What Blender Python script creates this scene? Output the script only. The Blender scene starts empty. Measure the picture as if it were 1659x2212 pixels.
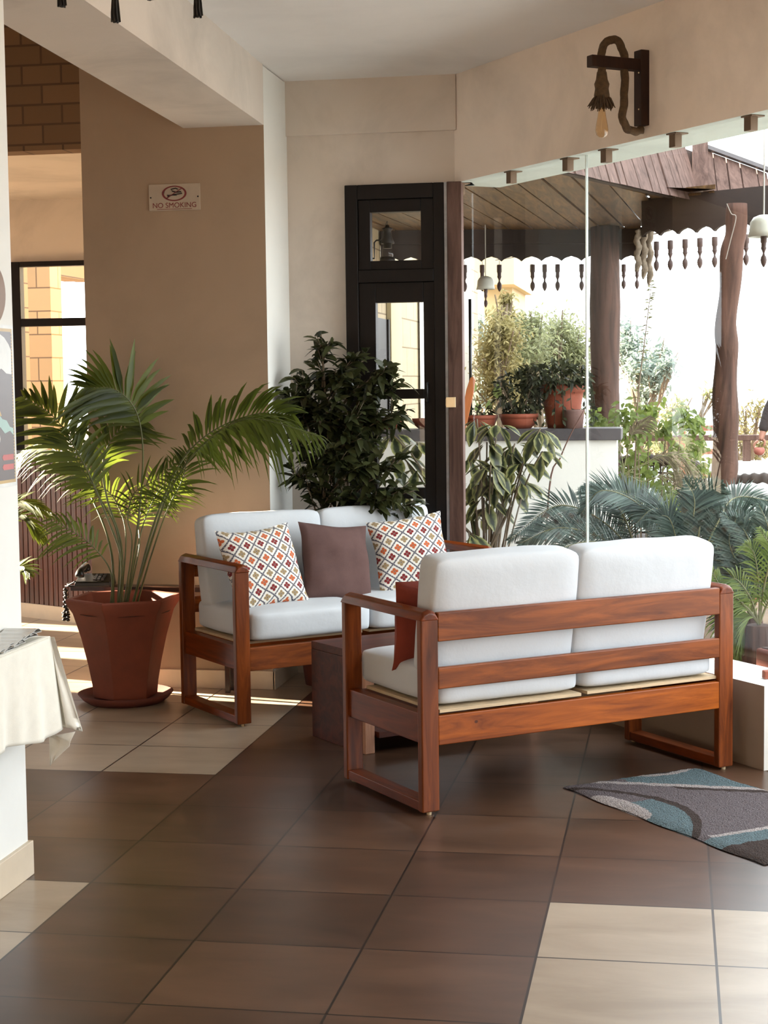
import bpy, bmesh, math, random
import numpy as np
from mathutils import Vector, Matrix, noise
random.seed(7)
sc = bpy.context.scene
COL = sc.collection
R_ = math.radians
# ------------------------------------------------------------------ camera (solved from the floor tile grid)
FPX = 3559.14
PITCH, ROLL, YAW = 0.0778154, 0.0119493, -0.1747615
CAM = Vector((1.8816, -5.0446, 1.6202))
_f = Vector((math.sin(YAW)*math.cos(PITCH), math.cos(YAW)*math.cos(PITCH), -math.sin(PITCH)))
_r = Vector((math.cos(YAW), -math.sin(YAW), 0)); _d = _f.cross(_r)
_r2 = _r*math.cos(ROLL)+_d*math.sin(ROLL); _d2 = -_r*math.sin(ROLL)+_d*math.cos(ROLL)
cd = bpy.data.cameras.new('camera'); cam = bpy.data.objects.new('camera', cd); COL.objects.link(cam)
cam.matrix_world = Matrix(((_r2.x, -_d2.x, -_f.x, CAM.x), (_r2.y, -_d2.y, -_f.y, CAM.y), (_r2.z, -_d2.z, -_f.z, CAM.z), (0, 0, 0, 1)))
cd.sensor_fit = 'VERTICAL'; cd.sensor_height = 24; cd.lens = FPX*24/2212; cd.clip_start = .05; cd.clip_end = 300
sc.camera = cam
# ------------------------------------------------------------------ world, sun, exposure
WORLD_STRENGTH = 3.4
SUN_STRENGTH = 44.0
SUN_AZ, SUN_EL = -13.5, 16.5       # direction the light travels (degrees from +X), elevation
EXPOSURE = 0.95
w = bpy.data.worlds.new('sky'); sc.world = w; w.use_nodes = True
bg = w.node_tree.nodes['Background']; bg.inputs[0].default_value = (.90, .955, 1.0, 1); bg.inputs[1].default_value = WORLD_STRENGTH
sl = bpy.data.lights.new('sun', 'SUN'); sl.energy = SUN_STRENGTH; sl.angle = R_(1.0); sl.color = (1.0, .84, .64)
so = bpy.data.objects.new('sun', sl); COL.objects.link(so); so.location = (-8, 6, 8)
so.rotation_euler = Vector((math.cos(R_(SUN_AZ))*math.cos(R_(SUN_EL)), math.sin(R_(SUN_AZ))*math.cos(R_(SUN_EL)), -math.sin(R_(SUN_EL)))).to_track_quat('-Z', 'Y').to_euler()
vs = sc.view_settings
sc.display_settings.display_device = 'sRGB'
vs.view_transform = 'Standard'; vs.look = 'None'; vs.gamma = 1; vs.use_curve_mapping = False; vs.exposure = EXPOSURE
sc.cycles.max_bounces = 10; sc.cycles.diffuse_bounces = 5; sc.cycles.transparent_max_bounces = 24
sc.cycles.sample_clamp_indirect = 8

# points in the place behind a point of the photograph
def ray(u, v):
    return _r2*((u-829.5)/FPX)+_d2*((v-1106)/FPX)+_f
def at_z(u, v, z=0.0):
    d = ray(u, v); return CAM+d*((z-CAM.z)/d.z)
def at_y(u, v, Y):
    d = ray(u, v); return CAM+d*((Y-CAM.y)/d.y)
GP = Vector((2.2505, 1.8535, 0)); GD = Vector((-.5962, .8028, 0)); GN = Vector((.8028, .5962, 0))   # the glazed side: point, direction, outward normal
def at_g(u, v, off=0.0):
    d = ray(u, v); return CAM+d*(((GP+GN*off-CAM).dot(GN))/d.dot(GN))

# ------------------------------------------------------------------ light portals at the openings; the rear left one is added for fill
def portal(loc, rot_dir, sx, sy):
    l = bpy.data.lights.new('opening_portal', 'AREA'); l.shape = 'RECTANGLE'; l.size = sx; l.size_y = sy
    l.cycles.is_portal = True
    o = bpy.data.objects.new('opening_portal', l); COL.objects.link(o); o.location = loc
    z = -Vector(rot_dir).normalized(); y = Vector((0, 0, 1)); x = y.cross(z).normalized()
    m = Matrix((x, y, z)).transposed().to_4x4(); m.translation = Vector(loc); o.matrix_world = m
portal(GP-GD*.8+GN*.40+Vector((0, 0, 1.35)), -GN, 6.9, 2.7)
portal((-5.3, 5.2, 1.45), (1, 0, 0), 2.4, 2.3)
portal((-5.2, -6.75, 1.75), (1, 0, 0), 3.5, 1.9)

# ------------------------------------------------------------------ node helper
class N:
    """tiny expression builder for shader maths"""
    def __init__(s, nt, sock): s.nt = nt; s.s = sock
    def _m(s, op, b=None, c=None, clamp=False):
        n = s.nt.nodes.new('ShaderNodeMath'); n.operation = op; n.use_clamp = clamp
        s.nt.links.new(s.s, n.inputs[0])
        for i, q in ((1, b), (2, c)):
            if q is None: continue
            if isinstance(q, N): s.nt.links.new(q.s, n.inputs[i])
            else: n.inputs[i].default_value = q
        return N(s.nt, n.outputs[0])
    def __add__(s, b): return s._m('ADD', b)
    def __radd__(s, b): return s._m('ADD', b)
    def __sub__(s, b): return s._m('SUBTRACT', b)
    def __mul__(s, b): return s._m('MULTIPLY', b)
    def __rmul__(s, b): return s._m('MULTIPLY', b)
    def __truediv__(s, b): return s._m('DIVIDE', b)
    def gt(s, b): return s._m('GREATER_THAN', b)
    def lt(s, b): return s._m('LESS_THAN', b)
    def mx(s, b): return s._m('MAXIMUM', b)
    def mn(s, b): return s._m('MINIMUM', b)
    def fr(s): return s._m('FRACT')
    def fl(s): return s._m('FLOOR')
    def ab(s): return s._m('ABSOLUTE')
    def sq(s): return s._m('MULTIPLY', s)
    def sqrt(s): return s._m('SQRT')
    def sin(s): return s._m('SINE')
    def inv(s):
        n = s.nt.nodes.new('ShaderNodeMath'); n.operation = 'SUBTRACT'; n.inputs[0].default_value = 1; s.nt.links.new(s.s, n.inputs[1]); return N(s.nt, n.outputs[0])
def lin(c):
    return tuple(((x/255)/12.92 if x/255 <= .04045 else ((x/255+.055)/1.055)**2.4) for x in c)+(1,)
def new_mat(name):
    m = bpy.data.materials.new(name); m.use_nodes = True; nt = m.node_tree
    return m, nt, nt.nodes['Principled BSDF']
def coords(nt, kind='Object', scale=(1, 1, 1), rot=(0, 0, 0)):
    tc = nt.nodes.new('ShaderNodeTexCoord'); mp = nt.nodes.new('ShaderNodeMapping')
    mp.inputs['Scale'].default_value = scale; mp.inputs['Rotation'].default_value = rot
    nt.links.new(tc.outputs[kind], mp.inputs[0]); return mp.outputs[0]
def world_pos(nt):
    g = nt.nodes.new('ShaderNodeNewGeometry'); return g.outputs['Position']
def xyz(nt, vec):
    n = nt.nodes.new('ShaderNodeSeparateXYZ'); nt.links.new(vec, n.inputs[0]); return [N(nt, n.outputs[i]) for i in range(3)]
def noise_n(nt, vec, scale, detail=3, rough=.5, dist=0):
    n = nt.nodes.new('ShaderNodeTexNoise'); n.inputs['Scale'].default_value = scale; n.inputs['Detail'].default_value = detail
    n.inputs['Roughness'].default_value = rough; n.inputs['Distortion'].default_value = dist
    if vec is not None: nt.links.new(vec, n.inputs['Vector'])
    return n.outputs['Fac']
def ramp(nt, fac, stops):
    n = nt.nodes.new('ShaderNodeValToRGB'); el = n.color_ramp.elements
    while len(el) < len(stops): el.new(.5)
    for e, (p, c) in zip(el, stops): e.position = p; e.color = c
    nt.links.new(fac.s if isinstance(fac, N) else fac, n.inputs[0]); return n.outputs[0]
def mix(nt, fac, a, b):
    n = nt.nodes.new('ShaderNodeMix'); n.data_type = 'RGBA'
    for i, q in ((0, fac), (6, a), (7, b)):
        q = q.s if isinstance(q, N) else q
        if isinstance(q, (int, float)): n.inputs[i].default_value = q
        elif isinstance(q, tuple): n.inputs[i].default_value = q
        else: nt.links.new(q, n.inputs[i])
    return n.outputs[2]
def bump(nt, p, h, strength=.3, dist=.01):
    b = nt.nodes.new('ShaderNodeBump'); b.inputs['Strength'].default_value = strength; b.inputs['Distance'].default_value = dist
    nt.links.new(h.s if isinstance(h, N) else h, b.inputs['Height']); nt.links.new(b.outputs[0], p.inputs['Normal'])
def sh(c, k): return tuple(x*k for x in c[:3])+(1,)
def basic(name, rgb, rough=.6, var=.12, scale=6, metal=0, bmp=0, bscale=60, spec=.5, coat=0, kind='Object', stretch=(1, 1, 1)):
    m, nt, p = new_mat(name); c = lin(rgb)
    v = coords(nt, kind, stretch)
    f = noise_n(nt, v, scale, 5, .6)
    nt.links.new(ramp(nt, f, [(.3, sh(c, 1-var)), (.7, sh(c, 1+var))]), p.inputs['Base Color'])
    p.inputs['Roughness'].default_value = rough; p.inputs['Metallic'].default_value = metal
    p.inputs['Specular IOR Level'].default_value = spec; p.inputs['Coat Weight'].default_value = coat
    if bmp: bump(nt, p, noise_n(nt, v, bscale, 4, .6), bmp, .004)
    return m
def wood(name, dark, light, rough=.35, axis=0, knots=False, coat=.3, scale=1.0):
    m, nt, p = new_mat(name)
    s = [9*scale]*3; s[axis] = .9*scale
    v = coords(nt, 'Object', tuple(s)); f = noise_n(nt, v, 2.2, 6, .62, 1.2)
    c = ramp(nt, f, [(.28, lin(dark)), (.5, mix_c(dark, light, .55)), (.75, lin(light))])
    if knots:
        vo = nt.nodes.new('ShaderNodeTexVoronoi'); vo.inputs['Scale'].default_value = 9
        vv = coords(nt, 'Object', (1, .4, 1.3)); nt.links.new(vv, vo.inputs['Vector'])
        k = N(nt, vo.outputs['Distance']).lt(.075); c = mix(nt, k*.75, c, lin((48, 20, 8)))
    nt.links.new(c, p.inputs['Base Color']); p.inputs['Roughness'].default_value = rough; p.inputs['Coat Weight'].default_value = coat; p.inputs['Coat Roughness'].default_value = .2; p.inputs['Specular IOR Level'].default_value = .25
    bump(nt, p, f, .15, .004)
    return m
def mix_c(a, b, t): return lin(tuple(a[i]*(1-t)+b[i]*t for i in range(3)))
def leaf_mat(name, a, b, rough=.45, trans=.35, tcol=None):
    m, nt, p = new_mat(name)
    g = nt.nodes.new('ShaderNodeNewGeometry')
    f = N(nt, g.outputs['Random Per Island'])
    c = ramp(nt, f, [(0, lin(a)), (1, lin(b))])
    nt.links.new(c, p.inputs['Base Color']); p.inputs['Roughness'].default_value = rough; p.inputs['Specular IOR Level'].default_value = .3
    t = nt.nodes.new('ShaderNodeBsdfTranslucent')
    if tcol: t.inputs[0].default_value = lin(tcol)
    else: nt.links.new(c, t.inputs[0])
    mx = nt.nodes.new('ShaderNodeMixShader'); mx.inputs[0].default_value = trans
    out = nt.nodes['Material Output']
    nt.links.new(p.outputs[0], mx.inputs[1]); nt.links.new(t.outputs[0], mx.inputs[2]); nt.links.new(mx.outputs[0], out.inputs[0])
    return m
def plaster(name, rgb, stain=.18, sc_=1.3, streak=True):
    m, nt, p = new_mat(name); c = lin(rgb); pos = world_pos(nt)
    f = noise_n(nt, pos, sc_, 6, .6, .4); f2 = noise_n(nt, pos, 9, 4, .6)
    a = ramp(nt, f, [(.30, sh(c, 1-stain)), (.52, c), (.8, sh(c, 1.05))])
    b = mix(nt, N(nt, f2)*.10, a, sh(c, .75))
    nt.links.new(b, p.inputs['Base Color']); p.inputs['Roughness'].default_value = .8
    bump(nt, p, noise_n(nt, pos, 30, 5, .6), .12, .006)
    return m
def bricks(name, rgb, mortar, axis='Y', bw=.40, bh=.19, rough=.85, jit=.10):
    """block courses; axis = the world axis the wall faces"""
    m, nt, p = new_mat(name); x, y, z = xyz(nt, world_pos(nt))
    u = x if axis == 'Y' else (y if axis == 'X' else x+y)
    cb = nt.nodes.new('ShaderNodeCombineXYZ'); nt.links.new(u.s, cb.inputs[0]); nt.links.new(z.s, cb.inputs[1])
    t = nt.nodes.new('ShaderNodeTexBrick'); t.inputs['Scale'].default_value = 1; t.inputs['Brick Width'].default_value = bw; t.inputs['Row Height'].default_value = bh
    t.inputs['Mortar Size'].default_value = .006; t.inputs['Color1'].default_value = sh(lin(rgb), 1+jit); t.inputs['Color2'].default_value = sh(lin(rgb), 1-jit); t.inputs['Mortar'].default_value = lin(mortar)
    nt.links.new(cb.outputs[0], t.inputs['Vector']); nt.links.new(t.outputs['Color'], p.inputs['Base Color']); p.inputs['Roughness'].default_value = rough
    h = N(nt, t.outputs['Fac']).inv(); bump(nt, p, h, .6, .01)
    return m

# ------------------------------------------------------------------ mesh builder
class MB:
    def __init__(s): s.v = []; s.f = []; s.mi = []; s.c = None; s.uv = None
    def add(s, vs, fs, mi=0):
        o = len(s.v); s.v += [tuple(x) for x in vs]; s.f += [tuple(i+o for i in f) for f in fs]; s.mi += [mi]*len(fs); return o
    def box(s, lo, hi, mi=0, M=None):
        x0, y0, z0 = lo; x1, y1, z1 = hi
        vs = [Vector(p) for p in ((x0, y0, z0), (x1, y0, z0), (x1, y1, z0), (x0, y1, z0), (x0, y0, z1), (x1, y0, z1), (x1, y1, z1), (x0, y1, z1))]
        if M is not None: vs = [M @ p for p in vs]
        s.add(vs, [(0, 3, 2, 1), (4, 5, 6, 7), (0, 1, 5, 4), (1, 2, 6, 5), (2, 3, 7, 6), (3, 0, 4, 7)], mi); return s
    def bar(s, a, b, wd, ht, mi=0, up=(0, 0, 1)):
        a = Vector(a); b = Vector(b); d = (b-a); L = d.length; d.normalize(); x = d.cross(Vector(up))
        if x.length < 1e-4: x = d.cross(Vector((1, 0, 0)))
        x.normalize(); y = x.cross(d)
        M = Matrix((x, d, y)).transposed().to_4x4(); M.translation = a
        s.box((-wd/2, 0, -ht/2), (wd/2, L, ht/2), mi, M); return s
    def prism(s, pts, z0, z1, mi=0, M=None):
        n = len(pts); vs = [Vector((p[0], p[1], z0)) for p in pts]+[Vector((p[0], p[1], z1)) for p in pts]
        if M is not None: vs = [M @ p for p in vs]
        s.add(vs, [tuple(range(n))[::-1], tuple(range(n, 2*n))]+[(i, (i+1) % n, (i+1) % n+n, i+n) for i in range(n)], mi); return s
    def tube(s, pts, r, n=8, mi=0, twist=0, cap=True):
        pts = [Vector(p) for p in pts]; k = len(pts)
        rs = r if isinstance(r, (list, tuple)) else [r]*k
        vs = []; prev = None
        for i, p in enumerate(pts):
            t = (pts[min(i+1, k-1)]-pts[max(i-1, 0)]).normalized()
            if prev is None:
                x = t.cross(Vector((0, 0, 1)));
                if x.length < 1e-3: x = t.cross(Vector((0, 1, 0)))
            else: x = prev-t*prev.dot(t)
            x.normalize(); prev = x; y = t.cross(x)
            for j in range(n):
                a = 2*math.pi*j/n; rr = rs[i]*(1+twist*math.cos(3*a-i*.9)) if twist else rs[i]
                vs.append(p+x*math.cos(a)*rr+y*math.sin(a)*rr)
        fs = [(i*n+j, i*n+(j+1) % n, (i+1)*n+(j+1) % n, (i+1)*n+j) for i in range(k-1) for j in range(n)]
        if cap: fs += [tuple(range(n))[::-1], tuple((k-1)*n+j for j in range(n))]
        s.add(vs, fs, mi); return s
    def lathe(s, prof, c=(0, 0, 0), n=24, mi=0, a0=0.0, M=None, cap=True):
        c = Vector(c); vs = []
        for (r, z) in prof:
            for j in range(n):
                a = 2*math.pi*j/n+a0; q = Vector((r*math.cos(a), r*math.sin(a), z)); q = (M @ q) if M is not None else q
                vs.append(c+q)
        k = len(prof); fs = [(i*n+j, i*n+(j+1) % n, (i+1)*n+(j+1) % n, (i+1)*n+j) for i in range(k-1) for j in range(n)]
        if cap:
            if prof[0][0] > 1e-5: fs.append(tuple(range(n))[::-1])
            if prof[-1][0] > 1e-5: fs.append(tuple((k-1)*n+j for j in range(n)))
        s.add(vs, fs, mi); return s
    def leaf(s, p, d, nrm, L, W, droop=.2, seg=4, mi=0, fold=.15, shape=0, col=None):
        """a leaf blade: midrib from p along d, plane normal nrm"""
        p = Vector(p); d = Vector(d).normalized(); nrm = Vector(nrm); x = d.cross(nrm)
        if x.length < 1e-4: x = d.orthogonal()
        x.normalize(); nz = x.cross(d)
        o = len(s.v); rows = []
        for i in range(seg+1):
            t = i/seg
            if shape == 0: wd = math.sin(math.pi*min(1, (t*.92+.04)))**.8          # elliptic
            elif shape == 1: wd = min(1, t*6+.25)*(1-t)**.55                          # lance / strap
            elif shape == 2: wd = math.sin(math.pi*(t**1.5)*.96+.04)                  # obovate
            else: wd = math.sin(math.pi*(t**.6)*.97+.03)                                  # ovate
            wd = max(wd, .02)*W/2
            c = p+d*(L*t)+Vector((0, 0, -droop*L*t*t))
            rows.append((c-x*wd+nz*(fold*wd), c, c+x*wd+nz*(fold*wd)))
        s.v += [tuple(q) for r in rows for q in r]
        for i in range(seg):
            a = o+i*3
            s.f += [(a, a+1, a+4, a+3), (a+1, a+2, a+5, a+4)]; s.mi += [mi, mi]
        if s.c is not None:
            e, m_ = col; s.c += [e, m_, e]*(seg+1)
        return s
    def build(s, name, mats, parent=None, smooth=False, bevel=0, label=None, seg=2, sub=0):
        me = bpy.data.meshes.new(name); me.from_pydata(s.v, [], s.f)
        if not isinstance(mats, (list, tuple)): mats = [mats]
        for m in mats: me.materials.append(m)
        if len(mats) > 1: me.polygons.foreach_set('material_index', s.mi)
        if smooth: me.polygons.foreach_set('use_smooth', [True]*len(me.polygons))
        if s.c is not None:
            ca = me.color_attributes.new('Col', 'FLOAT_COLOR', 'POINT')
            ca.data.foreach_set('color', [q for c in s.c for q in c])
        if s.uv is not None:
            ul = me.uv_layers.new(name='UVMap')
            li = np.zeros(len(me.loops), dtype=np.int32); me.loops.foreach_get('vertex_index', li)
            ul.data.foreach_set('uv', np.array(s.uv, dtype=np.float32)[li].ravel())
        me.update()
        o = bpy.data.objects.new(name, me); COL.objects.link(o)
        if parent is not None: o.parent = parent
        if bevel:
            b = o.modifiers.new('bevel', 'BEVEL'); b.width = bevel; b.segments = seg; b.limit_method = 'ANGLE'; b.angle_limit = R_(35)
            me.polygons.foreach_set('use_smooth', [True]*len(me.polygons)); b.harden_normals = True
        if sub:
            b = o.modifiers.new('sub', 'SUBSURF'); b.levels = sub; b.render_levels = sub
        if label: o['label'] = label
        return o
def tag(o, label=None, cat=None, group=None, kind=None):
    if label: o['label'] = label
    if cat: o['category'] = cat
    if group: o['group'] = group
    if kind: o['kind'] = kind
    return o
def empty(name, loc, rz=0, label=None, cat=None, group=None, kind=None):
    o = bpy.data.objects.new(name, None); COL.objects.link(o); o.location = loc; o.rotation_euler = (0, 0, rz); o.empty_display_size = .1
    return tag(o, label, cat, group, kind)
def struct(o): o['kind'] = 'structure'; return o
def copy_tree(o, parent=None):
    c = o.copy(); COL.objects.link(c)
    if parent is not None: c.parent = parent
    for ch in [k for k in KIDS(o)]: copy_tree(ch, c)
    return c
def KIDS(o): return [k for k in list(COL.objects) if k.parent == o]
def spline(pts, n=16):
    """Catmull-Rom through the points"""
    P = [Vector(p) for p in pts]; P = [P[0]*2-P[1]]+P+[P[-1]*2-P[-2]]; out = []
    k = len(P)-3
    for i in range(n+1):
        t = i/n*k; j = min(int(t), k-1); t -= j; a, b, c, d = P[j:j+4]
        out.append(.5*((2*b)+(c-a)*t+(2*a-5*b+4*c-d)*t*t+(3*b-a-3*c+d)*t**3))
    return out
def text_mesh(txt, size, depth, mat, M, parent, name='lettering', bold=0.0):
    cu = bpy.data.curves.new('tmp', 'FONT'); cu.body = txt; cu.size = size; cu.extrude = depth; cu.align_x = 'CENTER'; cu.align_y = 'CENTER'; cu.offset = bold
    t = bpy.data.objects.new('tmp', cu); COL.objects.link(t); bpy.context.view_layer.update()
    me = bpy.data.meshes.new_from_object(t.evaluated_get(bpy.context.evaluated_depsgraph_get()))
    bpy.data.objects.remove(t); me.name = name; me.transform(M); me.materials.clear(); me.materials.append(mat)
    o = bpy.data.objects.new(name, me); COL.objects.link(o); o.parent = parent; return o
def rounded(sx, sy, sz, r, bulge=(.0, .0, .02), n=10, wob=.004, seed=0, pinch=0):
    """soft cushion: rounded box centred at the origin, bulging faces, slight wrinkles"""
    bm = bmesh.new(); bmesh.ops.create_cube(bm, size=2); bmesh.ops.subdivide_edges(bm, edges=bm.edges[:], cuts=n, use_grid_fill=True)
    h = (sx/2, sy/2, sz/2); off = Vector((seed*3.1, seed*1.7, 0))
    for v in bm.verts:
        c = v.co; q = Vector((c.x*h[0], c.y*h[1], c.z*h[2])); inn = Vector([max(-(h[i]-r), min(h[i]-r, q[i])) for i in range(3)])
        d = q-inn; m = max(abs(d.x), abs(d.y), abs(d.z))
        if m > 1e-9: q = inn+d.normalized()*m
        fx, fy, fz = 1-c.x**2, 1-c.y**2, 1-c.z**2
        q += Vector((bulge[0]*c.x*fy*fz, bulge[1]*c.y*fx*fz, bulge[2]*c.z*fx*fy))
        if wob: q += noise.noise_vector(Vector((q.x*7, q.y*7, q.z*7))+off)*wob+noise.noise_vector(Vector((q.x*22, q.y*16, q.z*22))+off)*wob*.4
        v.co = q
    mb = MB(); bm.verts.index_update(); mb.add([v.co.copy() for v in bm.verts], [tuple(v.index for v in f.verts) for f in bm.faces]); bm.free(); return mb
def pillow(wd, ht, th, seed=0, n=22):
    mb = MB(); mb.uv = []
    for side in (1, -1):
        vs = []; uvs = []
        for j in range(n+1):
            for i in range(n+1):
                a = i/n*2-1; b = j/n*2-1
                pin = 1-.07*(1-a*a)*(abs(b)**3); pin2 = 1-.07*(1-b*b)*(abs(a)**3)
                x = a*wd/2*pin2; y = b*ht/2*pin
                t = max(0, (1-a**2)*(1-b**2))**.42*th/2
                z = side*t+noise.noise(Vector((x*9+seed, y*9, side*2)))*.010*(1 if t > 0 else 0)
                vs.append(Vector((x, y, z))+noise.noise_vector(Vector((x*6, y*6, seed)))*.012); uvs.append((i/n, j/n))
        fs = [(j*(n+1)+i, j*(n+1)+i+1, (j+1)*(n+1)+i+1, (j+1)*(n+1)+i) for j in range(n) for i in range(n)]
        if side < 0: fs = [f[::-1] for f in fs]
        mb.add(vs, fs); mb.uv += uvs
    return mb
def frond(path, nl, L, wd, ref, ang=50, droop=.5, t0=.3, stem_r=.006, lift=.0, seed=0, n=40, taper=.55, jit=.12, seg=4, mb=None, shape=1, updown=0):
    """a pinnate leaf on a curved stem; ref = direction the leaf plane faces"""
    rnd = random.Random(seed); mb = mb or MB(); P = spline(path, n)
    mb.tube(P, [stem_r*(1-.8*i/n) for i in range(n+1)], 6, 0)
    ref = Vector(ref).normalized()
    for k in range(nl):
        t = t0+(1-t0)*(k+.5)/nl; u = (t-t0)/(1-t0); f = t*n; i = min(int(f), n-1); p = P[i].lerp(P[i+1], f-i)
        T = (P[min(i+1, n)]-P[max(i-1, 0)]).normalized(); S = T.cross(ref).normalized(); Nn = S.cross(T).normalized()
        prof = (math.sin(math.pi*min(1, (.12+u*.75)))**.7)*(1-taper*max(0, u-.55)/.45)
        for sgn in (1, -1):
            a = R_(ang*(1-.45*u)+rnd.uniform(-1, 1)*ang*jit)
            d = T*math.cos(a)+S*(sgn*math.sin(a))+Nn*(lift+rnd.uniform(-.08, .08))
            ll = L*prof*rnd.uniform(.88, 1.08)
            mb.leaf(p, d, Nn+S*(sgn*.3), ll, wd*(.7+.3*prof), droop*rnd.uniform(.7, 1.3), seg, 1, .25, shape)
    return mb

# ================================================================== MATERIALS OF THE SETTING
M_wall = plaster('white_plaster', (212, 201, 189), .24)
M_tan = plaster('dimmed_plaster', (164, 141, 117), .14)  # whitish wall toned down to tan, dim light put into the colour
M_light = plaster('brightened_plaster', (236, 222, 208), .22)  # wall plaster lightened to make up for missing light on the lintel
M_white = plaster('white_paint', (226, 226, 220), .06)
M_soffit = plaster('white_lintel_paint', (205, 214, 206), .10, 3)
M_ceil = plaster('ceiling_plaster', (232, 228, 224), .12, .8)
M_brick = bricks('painted_block_wall', (122, 92, 62), (92, 66, 44), 'Y', .22, .104)
M_dark = wood('dark_brown_paint', (8, 4, 2), (20, 10, 5), .5, 2, coat=.0)
M_post = wood('worn_brown_post', (64, 44, 36), (112, 86, 76), .6, 2, coat=0)
M_sofa = wood('varnished_wood', (78, 34, 9), (154, 82, 30), .36, 0, coat=.08)
M_sofaz = wood('varnished_wood_upright', (68, 29, 8), (142, 72, 26), .36, 2, coat=.08)
M_sofay = wood('varnished_wood_side', (66, 26, 5), (136, 62, 18), .36, 1, coat=.05)
M_sofak = wood('varnished_knotty_wood', (104, 46, 8), (180, 96, 28), .36, 0, knots=True, coat=.08)
M_ply = basic('pale_plywood', (196, 174, 140), .7, .15, 12, stretch=(1, 1, 12))
M_basecream = basic('cream_tile', (206, 190, 166), .35, .08, 5)
M_slat = wood('dark_slat_wood', (46, 20, 10), (98, 48, 24), .35, 2)
M_weather = wood('weathered_boards', (58, 42, 36), (108, 86, 78), .8, 2, coat=0)
M_deckw = wood('roof_planks', (44, 30, 18), (124, 94, 58), .5, 1, coat=.1)
M_valance = basic('stained_valance', (40, 27, 20), .7, .25, 5)
M_trunk = wood('rough_trunk', (44, 28, 21), (98, 70, 58), .75, 2, coat=0, scale=.7)
M_metal = basic('brown_metal_clip', (104, 84, 66), .35, .1, 20, metal=.5)
M_brass = basic('brass', (226, 208, 172), .35, .05, 20, metal=.7)
M_black = basic('black_plastic', (14, 13, 12), .35, .2, 20)
M_cloth = basic('white_tablecloth', (226, 222, 208), .85, .04, 20, bmp=.15, bscale=300)
M_yel = plaster('yellow_plaster', (178, 164, 128), .06)
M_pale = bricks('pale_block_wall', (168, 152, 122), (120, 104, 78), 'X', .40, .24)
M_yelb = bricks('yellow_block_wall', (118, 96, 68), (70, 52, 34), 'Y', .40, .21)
M_yelbx = bricks('yellow_block_wall_side', (160, 132, 92), (104, 80, 48), 'X', .40, .21)  # side faces lighter, light on the pier put into the colour
M_cap = basic('grey_stone', (74, 70, 72), .5, .15, 8)
M_ground = basic('garden_soil', (120, 100, 80), .95, .3, 3)
M_pave = basic('pale_paving', (226, 223, 214), .8, .06, 3)
M_terra = basic('terracotta', (134, 68, 46), .75, .14, 5, bmp=.15, bscale=30)
M_terra2 = basic('dark_terracotta', (104, 52, 38), .8, .2, 5)

def floor_mat():
    m, nt, p = new_mat('floor_tiles'); pos = world_pos(nt); x, y, z = xyz(nt, pos)
    u = x*2; v = y*2; gi = u.fl(); gj = v.fl()
    du = (u.fr()-.5).ab(); dv = (v.fr()-.5).ab(); grout = du.mx(dv).gt(.4925)
    ineg = u.lt(0); jneg = v.lt(0); jhi = v.gt(3.0); ihi = u.gt(3.0)
    light = (ineg*(jneg.mx(jhi))).mx(ihi*jneg)
    cb = nt.nodes.new('ShaderNodeCombineXYZ'); nt.links.new(gi.s, cb.inputs[0]); nt.links.new(gj.s, cb.inputs[1])
    wn = nt.nodes.new('ShaderNodeTexWhiteNoise'); nt.links.new(cb.outputs[0], wn.inputs['Vector']); rnd = N(nt, wn.outputs['Value'])
    mp = nt.nodes.new('ShaderNodeMapping'); mp.inputs['Scale'].default_value = (.9, 2.6, 1); nt.links.new(pos, mp.inputs[0])
    f = N(nt, noise_n(nt, mp.outputs[0], 2.2, 5, .58, .5)); f2 = N(nt, noise_n(nt, pos, 2.5, 3, .5))
    mxx = f*.72+rnd*.28
    d = ramp(nt, mxx, [(.25, lin((54, 38, 28))), (.5, lin((76, 54, 40))), (.75, lin((98, 72, 55)))])
    l = ramp(nt, mxx, [(.25, lin((146, 130, 110))), (.7, lin((182, 168, 148)))])
    c = mix(nt, light, d, l); c = mix(nt, grout, c, lin((30, 20, 14)))
    nt.links.new(c, p.inputs['Base Color'])
    r = ramp(nt, f2, [(.3, (.285, .285, .285, 1)), (.75, (.33, .33, .33, 1))]); nt.links.new(r, p.inputs['Roughness'])
    p.inputs['Specular IOR Level'].default_value = .55
    bump(nt, p, grout.inv(), .25, .003)
    return m
M_floor = floor_mat()
def glass_mat(name, tint=(.93, .97, .95), k=1.0):
    m = bpy.data.materials.new(name); m.use_nodes = True; nt = m.node_tree; nt.nodes.clear()
    out = nt.nodes.new('ShaderNodeOutputMaterial'); mx = nt.nodes.new('ShaderNodeMixShader')
    t = nt.nodes.new('ShaderNodeBsdfTransparent'); t.inputs[0].default_value = tint+(1,)
    g = nt.nodes.new('ShaderNodeBsdfGlossy'); g.inputs['Roughness'].default_value = .01
    fr = nt.nodes.new('ShaderNodeFresnel'); fr.inputs[0].default_value = 1.45
    gg = nt.nodes.new('ShaderNodeNewGeometry'); bf = N(nt, gg.outputs['Backfacing']).inv()
    nt.links.new((N(nt, fr.outputs[0])*bf*k).s, mx.inputs[0]); nt.links.new(t.outputs[0], mx.inputs[1]); nt.links.new(g.outputs[0], mx.inputs[2]); nt.links.new(mx.outputs[0], out.inputs[0])
    return m
M_glass = glass_mat("pane_glass", (.985, .99, .985), 1.0)
M_edge = basic('green_glass_edge', (226, 236, 230), .2, .03, 5)

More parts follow.
